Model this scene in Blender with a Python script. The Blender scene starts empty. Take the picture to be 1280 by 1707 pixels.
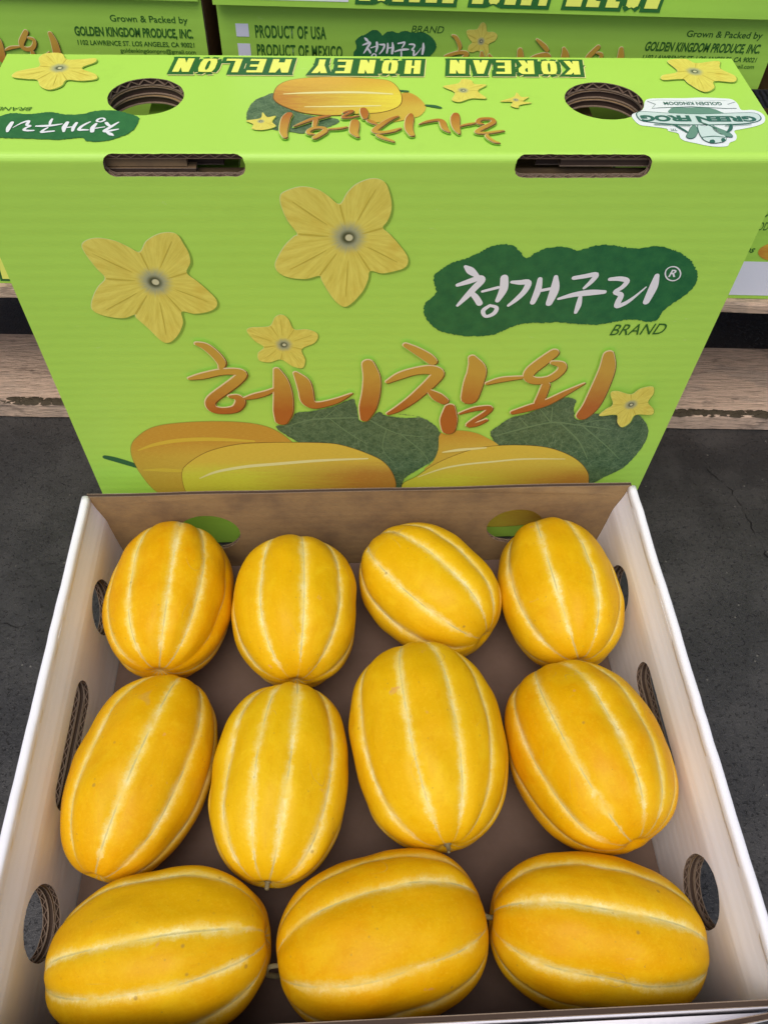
import bpy, bmesh, math, random, json
from mathutils import Vector, Matrix, noise
from mathutils.geometry import delaunay_2d_cdt
random.seed(7)
S = bpy.context.scene
# ------------------------------------------------------------------ camera, sky, sun
cam = bpy.data.cameras.new('camera'); co = bpy.data.objects.new('camera', cam); S.collection.objects.link(co)
P_, Y_, R_ = 0.9170336, 0.0757594, 0.0397344
fw = Vector((math.sin(Y_)*math.cos(P_), math.cos(Y_)*math.cos(P_), -math.sin(P_)))
rt = Vector((math.cos(Y_), -math.sin(Y_), 0)); up = rt.cross(fw)
rt2 = rt*math.cos(R_) + up*math.sin(R_); up2 = rt2.cross(fw)
m = Matrix((rt2, up2, -fw)).transposed().to_4x4(); m.translation = Vector((-0.012166, -0.378797, 0.565259))
co.matrix_world = m
cam.sensor_fit = 'VERTICAL'; cam.sensor_height = 24; cam.lens = 1314.862/1707*24
cam.clip_start = .01; cam.clip_end = 200
S.camera = co
w = bpy.data.worlds.new('World'); S.world = w; w.use_nodes = True
nt = w.node_tree; bg = nt.nodes['Background']
sky = nt.nodes.new('ShaderNodeTexSky'); sky.sky_type = 'NISHITA'; sky.sun_disc = False
SUN_EL, SUN_AZ = math.radians(64), math.radians(200)
sky.sun_elevation = SUN_EL; sky.sun_rotation = SUN_AZ; sky.dust_density = 3.0; sky.air_density = .6; sky.ozone_density = 1
nt.links.new(sky.outputs[0], bg.inputs[0]); bg.inputs[1].default_value = .13
sl = bpy.data.lights.new('sun', 'SUN'); sl.energy = 1.5; sl.angle = math.radians(50); sl.color = (1, .97, .93)
so = bpy.data.objects.new('sun', sl); S.collection.objects.link(so)
sd_ = Vector((math.sin(SUN_AZ)*math.cos(SUN_EL), math.cos(SUN_AZ)*math.cos(SUN_EL), math.sin(SUN_EL)))
so.rotation_euler = sd_.to_track_quat('Z', 'Y').to_euler()
S.view_settings.view_transform = 'Standard'; S.view_settings.look = 'None'
S.view_settings.exposure = 0.26; S.view_settings.gamma = 1

ART = json.loads('''{"title":[[[-116.1,228.4,3.1],[-111.1,226.0,5.6],[-106.1,219.5,6.2],[-102.9,212.1,5.8],[-104.0,207.5,3.2]],[[-126.0,198.1,2.4],[-117.6,200.2,5.1],[-104.7,203.7,5.3],[-94.8,203.9,5.9],[-90.8,201.5,6.5],[-95.9,195.0,7.5],[-104.5,187.2,7.7],[-113.3,179.2,7.5],[-116.0,173.7,7.0],[-114.2,168.4,7.0],[-107.3,166.8,6.4],[-99.2,168.7,6.7],[-95.2,175.2,6.9],[-96.6,179.8,5.6],[-101.5,180.8,2.8]],[[-92.2,178.4,2.2],[-84.9,180.8,4.7],[-76.9,183.6,4.3],[-70.2,187.5,2.5]],[[-67.7,204.9,4.4],[-65.8,194.5,10.0],[-65.4,180.1,13.1],[-66.6,165.2,13.6],[-68.2,156.5,9.9]],[[-55.3,201.6,3.6],[-51.3,194.2,9.1],[-49.7,185.3,9.9],[-48.9,176.1,9.5],[-45.4,171.4,7.0],[-38.9,171.8,5.7],[-28.3,175.7,4.7],[-18.5,182.0,1.2]],[[-7.4,209.3,8.2],[-4.8,196.9,11.5],[-5.1,182.7,12.5],[-7.3,167.8,12.0],[-9.3,157.2,6.6]],[[16.8,225.6,3.7],[23.6,221.1,5.8],[31.4,215.1,7.0],[35.4,211.0,6.3]],[[6.0,192.9,2.9],[14.2,198.4,6.2],[24.7,202.6,6.5],[34.5,203.5,7.9],[39.8,200.1,8.3],[36.7,193.4,8.8],[31.1,185.4,8.2],[23.1,175.1,7.3],[14.0,166.2,5.5],[7.4,161.7,2.8]],[[35.6,183.1,3.8],[41.0,178.1,7.6],[46.2,173.6,6.6]],[[61.4,213.7,5.3],[65.7,203.4,12.3],[64.9,190.8,13.8],[63.8,176.6,12.3]],[[74.3,190.2,2.6],[83.9,193.7,4.5],[97.6,195.6,2.6]],[[50.8,166.6,7.9],[51.1,154.9,12.5],[52.1,144.1,10.3]],[[58.6,160.7,2.0],[68.7,165.1,4.0],[79.1,166.1,4.4],[77.3,160.8,4.4],[70.1,153.4,4.5],[66.1,148.1,4.1],[72.2,149.2,4.1],[78.3,153.2,2.9]],[[115.0,217.3,7.1],[108.9,209.9,8.3],[102.7,201.8,8.1],[102.0,195.5,6.7],[107.5,192.2,6.4],[116.7,193.6,6.4],[123.0,200.9,5.9],[122.5,206.7,5.5],[116.0,208.8,3.3]],[[115.4,187.8,6.1],[114.7,179.0,6.6],[113.8,171.1,7.1]],[[96.8,161.1,4.0],[107.5,165.5,6.4],[119.4,171.0,6.3],[130.5,179.8,4.7],[142.0,189.1,1.1]],[[152.1,215.3,7.2],[154.5,202.0,11.2],[153.8,182.7,12.8],[152.0,167.0,12.5],[148.4,157.7,10.3]]],"brand":[[[49.2,284.9,2.1],[52.4,282.1,5.0],[56.6,278.5,3.0]],[[45.8,271.7,2.4],[52.4,274.3,3.6],[58.5,276.8,3.9],[60.1,274.9,4.2],[56.3,269.4,4.3],[52.2,263.2,3.7],[47.4,256.4,1.9]],[[54.2,266.6,3.1],[57.8,262.7,4.0],[60.8,258.0,4.1]],[[61.5,266.9,1.8],[70.7,269.8,2.1]],[[73.4,276.7,4.8],[74.1,268.5,5.2],[71.7,260.0,3.1]],[[67.5,256.2,2.2],[63.8,252.2,2.9],[66.0,247.7,2.3],[70.7,249.8,2.9],[71.9,254.4,2.6],[67.5,256.2,1.9]],[[78.4,273.7,2.1],[83.2,273.4,3.4],[88.4,273.3,4.0],[87.3,267.0,3.7],[83.2,260.7,3.1],[79.0,256.1,1.9]],[[95.1,275.7,3.0],[95.3,267.4,4.3],[93.8,258.4,3.5]],[[95.4,266.9,2.2],[104.4,269.0,2.2]],[[104.4,277.3,2.7],[105.5,268.2,5.6],[104.1,257.6,4.2]],[[115.5,276.4,2.8],[122.1,277.7,3.1],[128.4,278.8,3.4],[126.8,273.8,3.1],[123.4,268.9,1.9]],[[109.4,261.0,1.9],[118.2,264.0,3.5],[127.7,265.5,4.4],[136.7,265.9,2.8]],[[122.6,262.1,2.5],[122.9,256.0,3.6],[122.4,250.3,2.3]],[[137.7,275.4,2.5],[143.9,275.7,3.4],[148.5,274.0,3.4],[146.9,269.5,3.1],[143.3,265.8,2.9],[147.6,263.6,3.5],[147.3,258.4,3.9],[147.6,254.9,3.3],[152.4,257.5,2.9],[156.7,262.3,1.9],[161.6,269.4,0.9]],[[165.7,277.7,3.1],[166.1,269.4,5.4],[165.0,258.2,4.2]]],"reg":[[[179.7,279.2,0.8],[180.0,277.2,0.8],[179.5,275.6,0.8],[178.3,274.5,0.8],[176.6,274.1,0.8],[174.7,274.5,0.8],[172.8,275.6,0.8],[171.3,277.3,0.8],[170.3,279.3,0.8],[170.0,281.2,0.8],[170.5,282.8,0.8],[171.7,283.9,0.8],[173.3,284.3,0.8],[175.3,283.9,0.8],[177.1,282.8,0.8],[178.7,281.1,0.8],[179.7,279.2,0.8]]],"blob":[[63.3,298.8],[73.7,299.5],[79.5,295.6],[84.4,290.2],[89.0,294.0],[96.3,297.4],[105.5,297.8],[113.9,295.4],[121.2,298.1],[130.3,299.2],[139.9,297.6],[149.5,296.8],[158.4,298.3],[166.9,296.7],[176.2,292.8],[185.5,285.6],[190.8,277.5],[191.6,270.0],[187.9,262.3],[181.6,255.4],[178.2,250.1],[176.6,243.8],[171.3,242.0],[160.5,243.9],[149.3,242.2],[138.2,240.0],[126.3,240.7],[114.4,242.1],[102.9,241.9],[91.3,241.6],[83.2,238.4],[73.8,232.9],[62.3,231.2],[50.5,232.3],[40.1,235.2],[32.5,240.8],[27.7,248.1],[27.1,256.9],[30.9,262.1],[33.3,267.1],[31.3,275.4],[32.2,280.3],[39.7,286.6],[48.6,290.4],[56.0,294.2]],"flower1":{"p":[[-23.6,325.5],[-19.4,332.2],[-14.8,337.1],[-8.9,339.9],[-4.4,340.5],[-0.3,339.1],[2.1,335.5],[4.3,327.1],[4.1,320.3],[2.3,315.0],[0.0,311.0],[4.1,306.9],[10.0,299.5],[14.3,292.9],[15.2,288.0],[13.1,284.1],[6.6,281.7],[-0.1,280.5],[-6.7,282.3],[-7.9,276.3],[-10.8,268.1],[-15.9,260.7],[-20.3,256.5],[-23.7,256.5],[-27.9,260.8],[-32.0,268.3],[-35.1,275.5],[-36.6,279.0],[-45.0,276.8],[-54.9,278.1],[-60.3,281.7],[-61.7,286.6],[-59.5,292.4],[-54.9,299.9],[-49.7,305.4],[-47.6,307.4],[-52.2,315.2],[-55.0,323.9],[-55.3,329.8],[-53.2,332.7],[-46.2,335.5],[-40.3,335.7],[-34.4,333.9],[-29.2,330.1]],"c":[-19.3,304.8]},"flower2":{"p":[[-137.0,295.8],[-132.0,302.7],[-124.9,307.2],[-118.4,308.5],[-114.0,307.1],[-111.9,301.7],[-109.9,295.1],[-110.2,288.5],[-113.4,281.7],[-108.3,275.7],[-102.8,268.5],[-99.2,262.2],[-99.9,256.8],[-105.2,253.1],[-114.0,251.6],[-121.4,253.3],[-122.0,245.0],[-126.2,236.0],[-131.8,229.7],[-136.4,228.6],[-140.0,232.7],[-143.8,239.7],[-149.6,248.7],[-149.8,251.4],[-157.2,248.7],[-166.3,249.9],[-173.1,253.3],[-174.3,257.6],[-171.2,264.9],[-166.4,272.1],[-160.8,278.1],[-163.9,285.0],[-167.1,293.6],[-168.0,300.1],[-164.3,303.7],[-157.8,305.1],[-149.0,303.2],[-142.2,299.0]],"c":[-133.0,275.3]},"flower3":{"p":[[-68.5,241.7],[-65.0,248.4],[-60.8,250.3],[-57.0,246.8],[-54.1,238.5],[-45.8,238.4],[-39.5,234.5],[-41.6,227.4],[-50.3,222.0],[-48.6,213.0],[-50.7,205.4],[-57.4,207.2],[-64.3,213.2],[-71.9,210.8],[-78.5,212.6],[-78.4,219.1],[-74.3,223.9],[-79.7,229.5],[-83.6,237.3],[-80.9,240.3],[-73.9,240.6]],"c":[-61.5,225.8]},"flower4":{"p":[[177.3,179.0],[182.1,184.4],[190.3,186.5],[193.1,179.8],[191.8,170.8],[198.0,163.7],[198.2,157.8],[186.5,158.1],[184.6,149.7],[180.1,144.9],[175.4,149.9],[172.3,158.4],[160.1,157.4],[163.3,164.4],[167.0,169.0],[162.4,180.4],[166.7,182.5]],"c":[180.1,168.7]},"tf1":{"p":[[-195.9,101.9],[-193.2,108.0],[-184.2,108.1],[-180.0,100.9],[-171.5,101.0],[-163.9,102.3],[-163.1,97.5],[-169.6,90.3],[-160.7,83.4],[-159.2,77.7],[-167.0,75.4],[-175.3,76.4],[-176.8,69.7],[-182.3,65.2],[-187.8,68.5],[-191.6,76.3],[-197.8,77.3],[-205.9,79.5],[-205.1,85.3],[-199.2,88.8],[-193.4,92.4]],"c":[-182.0,90.2]},"tf2":{"p":[[36.2,71.0],[45.1,74.6],[48.3,79.9],[53.3,78.2],[54.6,74.0],[61.5,73.0],[55.5,66.0],[59.6,57.6],[51.1,57.5],[43.9,53.5],[39.9,55.8],[42.4,64.2]],"c":[47.3,66.6]},"tf3":{"p":[[66.8,54.3],[75.2,59.4],[77.6,64.5],[79.5,59.4],[83.8,59.4],[79.6,54.4],[84.5,52.8],[77.3,50.4],[76.0,47.1],[72.1,49.4],[73.6,53.7]],"c":[75.9,56.0]},"tf4":{"p":[[174.5,103.4],[186.3,106.2],[191.4,100.9],[206.1,103.8],[204.2,94.3],[210.5,85.2],[207.4,77.9],[196.0,78.9],[193.6,70.7],[186.1,66.1],[179.9,75.9],[177.8,81.2],[165.8,80.0],[167.3,85.8],[177.5,90.3]],"c":[187.5,90.4]},"tf5":{"p":[[-72.7,32.8],[-65.3,35.3],[-64.4,41.4],[-61.6,36.5],[-57.2,37.8],[-58.9,31.7],[-56.8,26.9],[-63.5,23.3],[-69.1,24.5],[-68.8,29.2]],"c":[-64.9,32.1]},"melA":[[-179.4,131.1],[-172.7,140.0],[-161.5,148.6],[-146.7,152.6],[-123.3,154.4],[-100.2,153.4],[-83.0,149.5],[-71.9,142.2],[-63.1,131.1],[-57.7,120.7],[-69.1,99.5],[-110.6,69.4],[-151.7,57.5],[-165.6,66.8],[-171.2,71.3],[-175.9,80.0],[-179.5,92.5],[-182.0,106.6],[-182.2,120.0]],"melB":[[-83.3,131.0],[-62.6,130.9],[-34.9,129.2],[-21.0,124.6],[-6.9,116.6],[4.7,107.4],[12.4,93.5],[16.0,76.6],[13.5,61.7],[2.9,51.8],[-21.9,46.1],[-83.9,45.5],[-129.2,51.0],[-145.7,61.7],[-150.5,76.7],[-148.9,98.0],[-142.0,109.1],[-125.9,121.8],[-104.1,129.4]],"melC":[[46.7,138.5],[59.8,141.4],[71.8,138.7],[80.9,133.4],[92.6,122.9],[92.9,108.3],[59.2,95.4],[37.9,96.0],[43.4,105.5],[46.5,120.1]],"melD":[[21.0,77.9],[31.3,87.7],[43.7,101.4],[57.6,111.9],[74.0,120.2],[90.7,123.7],[111.4,123.7],[129.2,120.7],[144.6,113.7],[157.3,103.9],[166.2,92.5],[170.8,80.8],[173.7,56.7],[166.4,37.9],[144.3,22.1],[96.0,17.1],[46.0,32.2],[25.6,58.3]],"leaf1":[[-71.8,144.6],[-66.6,151.5],[-57.8,162.1],[-47.1,163.8],[-36.4,166.5],[-29.8,169.2],[-17.9,175.5],[-15.9,171.8],[-14.0,162.2],[-10.6,155.3],[-5.9,154.2],[0.7,162.3],[6.2,157.9],[19.8,155.6],[30.6,156.4],[14.2,159.7],[25.6,157.8],[35.7,152.9],[42.8,145.5],[47.0,135.5],[46.5,120.1],[43.2,106.9],[32.6,96.2],[22.5,85.1],[19.5,70.6],[10.6,64.9],[-4.2,77.2],[-37.2,111.7]],"leaf2":[[83.8,137.1],[87.8,144.5],[96.3,154.0],[108.7,158.5],[117.3,165.3],[126.2,169.8],[131.7,174.2],[140.3,171.8],[140.7,162.5],[145.8,154.9],[158.4,157.5],[177.4,154.7],[186.8,156.9],[195.7,149.5],[202.0,139.5],[204.1,126.7],[201.7,110.9],[195.6,94.5],[183.9,83.4],[172.2,74.9],[152.6,92.8],[128.2,107.4],[109.6,113.2],[94.9,118.9]],"veins1":[[[-66.9,147.5,0.5],[-47.6,155.1,1.3],[-20.7,156.5,1.3],[-0.5,156.0,1.0]],[[-47.6,154.7,0.8],[-41.9,162.7,0.5]],[[-39.5,155.3,1.0],[-28.5,167.3,0.5]],[[-34.1,155.8,0.8],[-20.9,140.4,0.9],[-7.0,127.5,0.5]],[[-7.2,155.2,1.0],[13.6,139.6,1.0],[34.7,134.9,0.7]],[[6.6,143.9,0.9],[4.3,122.9,0.7],[11.9,107.2,0.6]],[[17.9,137.4,0.9],[36.0,115.5,0.7],[43.3,94.9,0.6]]],"veins2":[[[87.5,134.5,0.9],[105.0,141.6,1.5],[127.1,148.5,1.5],[146.2,145.7,1.3],[172.9,140.1,0.9]],[[127.1,148.5,1.0],[124.7,165.2,0.6]],[[111.3,143.5,1.0],[102.9,153.9,0.6]],[[127.2,148.0,1.0],[116.1,163.0,0.6]],[[133.9,147.9,1.0],[151.9,127.9,1.1],[163.8,106.4,0.7]],[[146.2,145.7,1.1],[161.9,150.2,0.8],[178.7,149.8,0.6]],[[151.5,144.3,1.1],[174.0,122.2,0.9],[188.9,105.8,0.7]]],"stA":[[[-176.1,124.6,1.2],[-162.8,130.7,3.1],[-144.2,134.9,3.9],[-120.3,135.6,3.9],[-90.7,132.7,2.1]],[[-177.5,101.5,1.0],[-162.7,101.1,4.2],[-149.3,99.7,3.3]]],"stB":[[[-136.5,90.7,1.1],[-122.4,98.4,2.6],[-100.2,103.9,3.3],[-78.6,106.3,3.3],[-42.6,109.8,2.9],[-6.9,111.1,1.5]]],"stD":[[[33.1,87.7,0.9],[50.2,97.1,1.8],[67.3,102.1,2.0],[89.8,105.1,2.0],[114.1,107.7,1.8],[146.0,106.9,0.9]],[[50.2,117.4,1.3],[62.0,119.7,3.1],[82.4,121.8,1.7]]],"stemA":[[[-202.0,117.1,4.4],[-196.5,114.7,5.4],[-189.0,110.6,5.4],[-181.4,106.1,4.8]]],"tleaf":[[-73.1,40.1],[-70.1,54.0],[-63.9,60.5],[-58.8,63.1],[-54.5,50.3],[-41.5,40.3],[-23.7,35.5],[-27.5,28.2],[-41.2,21.0],[-47.4,22.2],[-54.8,23.3],[-70.1,30.4]],"tmelE":[[-59.1,60.5],[-57.2,71.1],[-50.1,78.0],[-35.4,81.4],[-16.5,81.6],[0.9,79.3],[7.5,75.8],[11.1,66.4],[11.8,55.9],[8.8,48.1],[-0.5,42.5],[-12.1,41.0],[-27.5,39.2],[-41.5,41.5],[-51.9,47.7],[-57.8,54.1]],"tmelF":[[-7.0,40.5],[4.1,58.4],[12.2,63.7],[17.6,63.8],[22.4,57.2],[24.8,48.2],[21.2,39.4],[14.5,35.7],[4.1,32.0],[-4.7,33.1]],"tstem":[[[9.1,66.9,2.0],[15.7,65.9,2.0]],[[25.2,50.3,1.9],[29.7,49.3,2.7],[32.8,47.8,1.9]]],"tstE":[[[-53.6,61.9,0.8],[-39.2,63.3,2.0],[-12.9,64.1,2.4],[6.9,62.4,1.2]],[[-41.6,47.8,0.8],[-19.7,48.5,1.5],[-0.3,49.4,1.0]]],"tblob":[[-203.4,36.6],[-198.1,40.7],[-187.6,39.8],[-177.7,41.9],[-168.9,39.5],[-159.6,39.9],[-154.9,43.0],[-145.7,44.1],[-136.8,41.1],[-129.6,35.6],[-131.3,24.0],[-136.4,17.1],[-145.7,12.3],[-153.9,13.2],[-156.4,16.1],[-168.1,14.2],[-183.3,15.1],[-198.5,16.0],[-204.9,17.9],[-208.8,33.6]],"logo":[[138.7,41.3],[145.9,46.5],[149.4,55.6],[152.9,58.9],[162.6,59.6],[173.5,59.7],[183.3,60.5],[193.4,59.9],[200.5,58.6],[202.3,53.3],[202.3,46.8],[208.4,46.9],[212.3,44.3],[213.3,39.2],[210.6,33.0],[204.7,29.2],[195.8,26.1],[191.3,24.3],[191.1,19.5],[189.0,14.7],[185.1,12.3],[182.7,8.8],[176.8,8.2],[171.4,9.4],[166.3,11.7],[161.2,14.0],[159.4,17.0],[159.4,21.7],[154.8,24.1],[154.1,26.6],[145.0,29.0],[140.7,30.2],[138.6,35.1]],"logoplate":[[143.0,43.9],[158.3,42.7],[177.3,41.6],[198.4,43.0],[208.5,43.0],[210.6,39.2],[209.0,35.4],[203.8,32.7],[193.4,31.0],[174.1,30.3],[159.2,30.9],[145.4,33.3],[141.5,36.3]],"logodome":[[160.0,41.5],[162.8,48.5],[170.6,49.0],[184.1,49.0],[189.6,44.8],[190.7,41.6],[177.0,40.6]],"logobanner":[[150.8,55.6],[157.2,57.0],[175.3,56.0],[195.8,56.6],[201.2,55.3],[196.0,52.6],[200.0,48.1],[193.3,48.1],[174.9,49.9],[155.7,48.5],[151.6,47.8],[154.7,52.3]],"frogbody":[[172.4,29.1],[175.4,27.9],[180.3,29.1],[182.1,21.8],[184.2,17.1],[182.0,12.9],[175.7,11.1],[171.9,13.5],[171.0,17.0],[171.0,21.8]],"froglegs":[[170.5,29.1],[170.4,23.0],[167.1,17.0],[164.2,15.6],[162.9,17.6],[165.2,21.8],[167.8,26.6]],"froglegs2":[[180.3,29.1],[182.2,26.7],[187.3,21.8],[188.1,17.7],[185.9,17.3],[181.6,20.0],[179.5,24.2]],"frogeye":[[[174.5,13.5],[176.6,14.1],[176.7,11.7],[174.9,10.6],[173.7,11.4]],[[181.3,15.3],[182.8,15.6],[182.8,13.3],[181.0,11.7],[180.5,13.3]]],"frogline":[[[159.5,29.6,1.2],[162.3,25.4,1.5],[164.6,21.8,1.1]],[[191.0,29.8,1.4],[189.4,25.5,2.1],[186.3,21.8,1.0]],[[170.8,16.4,0.6],[177.6,17.6,0.8],[183.7,16.5,0.6]],[[174.1,32.8,0.8],[178.3,29.1,1.0],[181.2,25.4,0.8]],[[148.5,29.9,0.8],[167.7,28.4,0.6]],[[187.4,28.5,0.6],[202.4,30.2,0.5]]],"R":{"melon":[-84.4,94.6,70.7,20.4,0.6],"honey":[-6.3,94.1,68.0,20.6,0.7],"korean":[80.8,94.4,82.4,20.7,0.6],"brand":[166.7,235.8,36.0,8.9,-0.6],"reg":[175.1,279.2,4.4,5.2,0.0],"tbrand":[-197.7,45.1,19.5,3.7,0.3],"green":[191.1,36.3,32.6,7.5,0.2],"frog":[156.4,36.7,27.7,8.1,0.2],"gk":[176.1,53.0,35.3,5.5,0.3],"slotL":[-108.1,346.9,72.0,10.9,0.0],"slotR":[105.0,346.4,72.4,11.5,0.0],"holeL":[-129.4,60.1,41.6,41.1,0.6],"holeR":[126.5,57.4,44.6,41.8,0.5],"brS":[107.8,265.6,125.0,39.2,-0.5],"tbrS":[-168.0,27.0,58.5,18.2,0.2],"ttitle":[5.1,25.5,122.0,33.5,0.2],"titleS":[16.4,188.5,292.9,84.3,-1.0],"tm":[157.9,24.8,3.2,2.5,1.8]},"melons":[["m1",-0.1453,-0.0664,0.0523,0.0619,0.0467,-1.5776,0.0426,[0.482,-0.205,-0.688,-1.227]],["m2",-0.0517,-0.0783,0.0524,0.0589,0.0469,-1.5517,0.0008,[0.53,-0.185,-0.812]],["m3",0.0479,-0.0622,0.0513,0.0585,0.0458,-0.842,-0.0005,[-0.542,-0.056,0.719,1.334]],["m4",0.1472,-0.0681,0.051,0.0637,0.0452,-1.5227,0.1022,[1.095,0.347,-0.348]],["m5",-0.1489,-0.195,0.0488,0.0673,0.0433,-1.8521,0.022,[0.681,-0.174,-0.917,-1.529]],["m6",-0.0587,-0.2036,0.0505,0.0646,0.0449,-1.6654,0.022,[0.775,0.27,-0.21,-0.868]],["m7",0.038,-0.1842,0.0569,0.069,0.0514,-1.4713,0.0423,[1.064,0.338,-0.275,-0.791]],["m8",0.142,-0.1953,0.0563,0.0638,0.0506,-1.3092,0.131,[1.086,0.54,-0.133,-0.618]],["m9",-0.1238,-0.3006,0.0501,0.0637,0.0444,-3.0395,-0.1081,[0.946,0.028,-0.552,-1.189]],["m10",0.0029,-0.298,0.052,0.0619,0.0465,-2.9535,-0.0143,[0.971,0.433,-0.561,-1.165]],["m11",0.128,-0.3005,0.0494,0.0635,0.0439,2.9555,0.0162,[0.812,0.132,-0.727,-1.398]]]}''')

# ------------------------------------------------------------------ node helpers
def srgb(r, g, b):
    f = lambda c: (c/255/12.92) if c/255 <= .04045 else ((c/255+.055)/1.055)**2.4
    return (f(r), f(g), f(b), 1)
class N:
    def __init__(s, name):
        s.m = bpy.data.materials.new(name); s.m.use_nodes = True; s.t = s.m.node_tree; s.b = s.t.nodes['Principled BSDF']
    def n(s, typ, **k):
        o = s.t.nodes.new('ShaderNode'+typ)
        for a, v in k.items():
            if a.startswith('i_'):
                o.inputs[a[2:].replace('_', ' ')].default_value = v
            else: setattr(o, a, v)
        return o
    def l(s, a, b): s.t.links.new(a, b)
    def math(s, op, a, b=None, c=None, clamp=False):
        o = s.n('Math', operation=op, use_clamp=clamp)
        for i, x in enumerate((a, b, c)):
            if x is None: continue
            if isinstance(x, (int, float)): o.inputs[i].default_value = x
            else: s.l(x, o.inputs[i])
        return o.outputs[0]
    def mix(s, f, a, b, blend='MIX'):
        o = s.n('Mix', data_type='RGBA', blend_type=blend)
        for i, x in ((0, f), (6, a), (7, b)):
            if hasattr(x, 'is_output') or isinstance(x, bpy.types.NodeSocket): s.l(x, o.inputs[i])
            else: o.inputs[i].default_value = x
        return o.outputs[2]
    def noise(s, scale, detail=4, rough=.6, vec=None, dist=0):
        o = s.n('TexNoise'); o.inputs['Scale'].default_value = scale; o.inputs['Detail'].default_value = detail
        o.inputs['Roughness'].default_value = rough; o.inputs['Distortion'].default_value = dist
        if vec: s.l(vec, o.inputs['Vector'])
        return o.outputs['Fac']
    def obj(s, scale=None):
        t = s.n('TexCoord').outputs['Object']
        if scale is None: return t
        mp = s.n('Mapping'); mp.inputs['Scale'].default_value = scale; s.l(t, mp.inputs['Vector']); return mp.outputs[0]
    def ramp(s, f, lo, hi, clamp=True, smooth=False):
        o = s.n('MapRange'); o.inputs['From Min'].default_value = lo; o.inputs['From Max'].default_value = hi
        if smooth: o.interpolation_type = 'SMOOTHSTEP'
        s.l(f, o.inputs['Value']); return o.outputs[0]
    def bump(s, h, strength=.3, dist=.001):
        o = s.n('Bump'); o.inputs['Strength'].default_value = strength; o.inputs['Distance'].default_value = dist
        s.l(h, o.inputs['Height']); s.l(o.outputs[0], s.b.inputs['Normal'])
    def fin(s, col, rough=.5, spec=.5):
        if isinstance(col, bpy.types.NodeSocket): s.l(col, s.b.inputs['Base Color'])
        else: s.b.inputs['Base Color'].default_value = col
        if isinstance(rough, bpy.types.NodeSocket): s.l(rough, s.b.inputs['Roughness'])
        else: s.b.inputs['Roughness'].default_value = rough
        s.b.inputs['Specular IOR Level'].default_value = spec
        return s.m

def board_mat(name, col, col2, rough, spec, vertical=False, amount=.5, flute=(0, 0, 1)):
    k = N(name)
    n1 = k.noise(9, 5, .6, k.obj()); n2 = k.noise(160, 3, .7, k.obj((1, 1, 6)) if not vertical else k.obj((1, 6, 1)))
    f = k.math('MULTIPLY', k.math('ADD', k.math('MULTIPLY', n1, .6), k.math('MULTIPLY', n2, .4)), amount*1.6, clamp=True)
    c = k.mix(f, col, col2)
    wv = k.n('TexWave', wave_type='BANDS', bands_direction='Z' if flute[2] else ('Y' if flute[1] else 'X'))
    wv.inputs['Scale'].default_value = 42; wv.inputs['Distortion'].default_value = .3; k.l(k.obj(), wv.inputs['Vector'])
    if 'kraft' in name:
        c = k.mix(k.math('MULTIPLY', k.ramp(k.noise(500, 3, .7, k.obj((.5, 1, 2))), .5, .75), .35), c, (.16, .10, .06, 1))
        c = k.mix(k.math('MULTIPLY', k.ramp(k.noise(24, 4, .65, k.obj()), .42, .66), .55), c, (.13, .085, .06, 1))  # soft dark mottles: faint shadows and impressions put into the card colour
    if 'green' in name:
        c = k.mix(k.math('MULTIPLY', k.math('MULTIPLY', k.ramp(k.noise(220, 3, .7, k.obj((.4, 1, 1))), .66, .74), k.ramp(k.noise(11, 2, .5, k.obj()), .5, .6)), .35), c, (.62, .78, .36, 1))
        c = k.mix(k.math('MULTIPLY', k.ramp(k.noise(30, 5, .7, k.obj()), .58, .75), .12), c, (.22, .38, .05, 1))
    h = k.math('ADD', k.math('MULTIPLY', wv.outputs['Fac'], .10), k.math('ADD', k.math('MULTIPLY', n2, .10), k.math('MULTIPLY', k.noise(14, 3, .5, k.obj()), 2.2)))
    k.bump(h, .35, .0012)
    return k.fin(c, rough, spec)
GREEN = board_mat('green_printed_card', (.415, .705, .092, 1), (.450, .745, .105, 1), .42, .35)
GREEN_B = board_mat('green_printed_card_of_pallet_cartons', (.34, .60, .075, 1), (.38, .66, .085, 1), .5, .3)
KRAFT = board_mat('kraft_card', (.37, .245, .115, 1), (.30, .195, .09, 1), .8, .2, amount=.8)
KRAFT_F = board_mat('kraft_card_floor', (.21, .135, .10, 1), (.145, .095, .072, 1), .7, .25, amount=1.0, flute=(0, 1, 0))  # kraft darkened in colour for the shade at the tray bottom
WHITE = board_mat('white_paper_card', (.90, .88, .90, 1), (.86, .835, .84, 1), .5, .35, amount=.6)
EDGE = N('cut_card_edge'); EDGE.fin(EDGE.mix(EDGE.noise(900, 2, .5, EDGE.obj()), (.34, .25, .175, 1), (.17, .12, .08, 1)), .9, .1); EDGE = EDGE.m
EDGED = N('cut_card_flutes'); EDGED.fin(EDGED.mix(EDGED.noise(700, 2, .5, EDGED.obj()), (.30, .21, .15, 1), (.13, .085, .055, 1)), .9, .1); EDGED = EDGED.m
CORE = N('card_core'); CORE.fin((.075, .05, .036, 1), .95, .05); CORE = CORE.m  # dark brown: shade of the hollow flutes put into the colour

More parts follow.
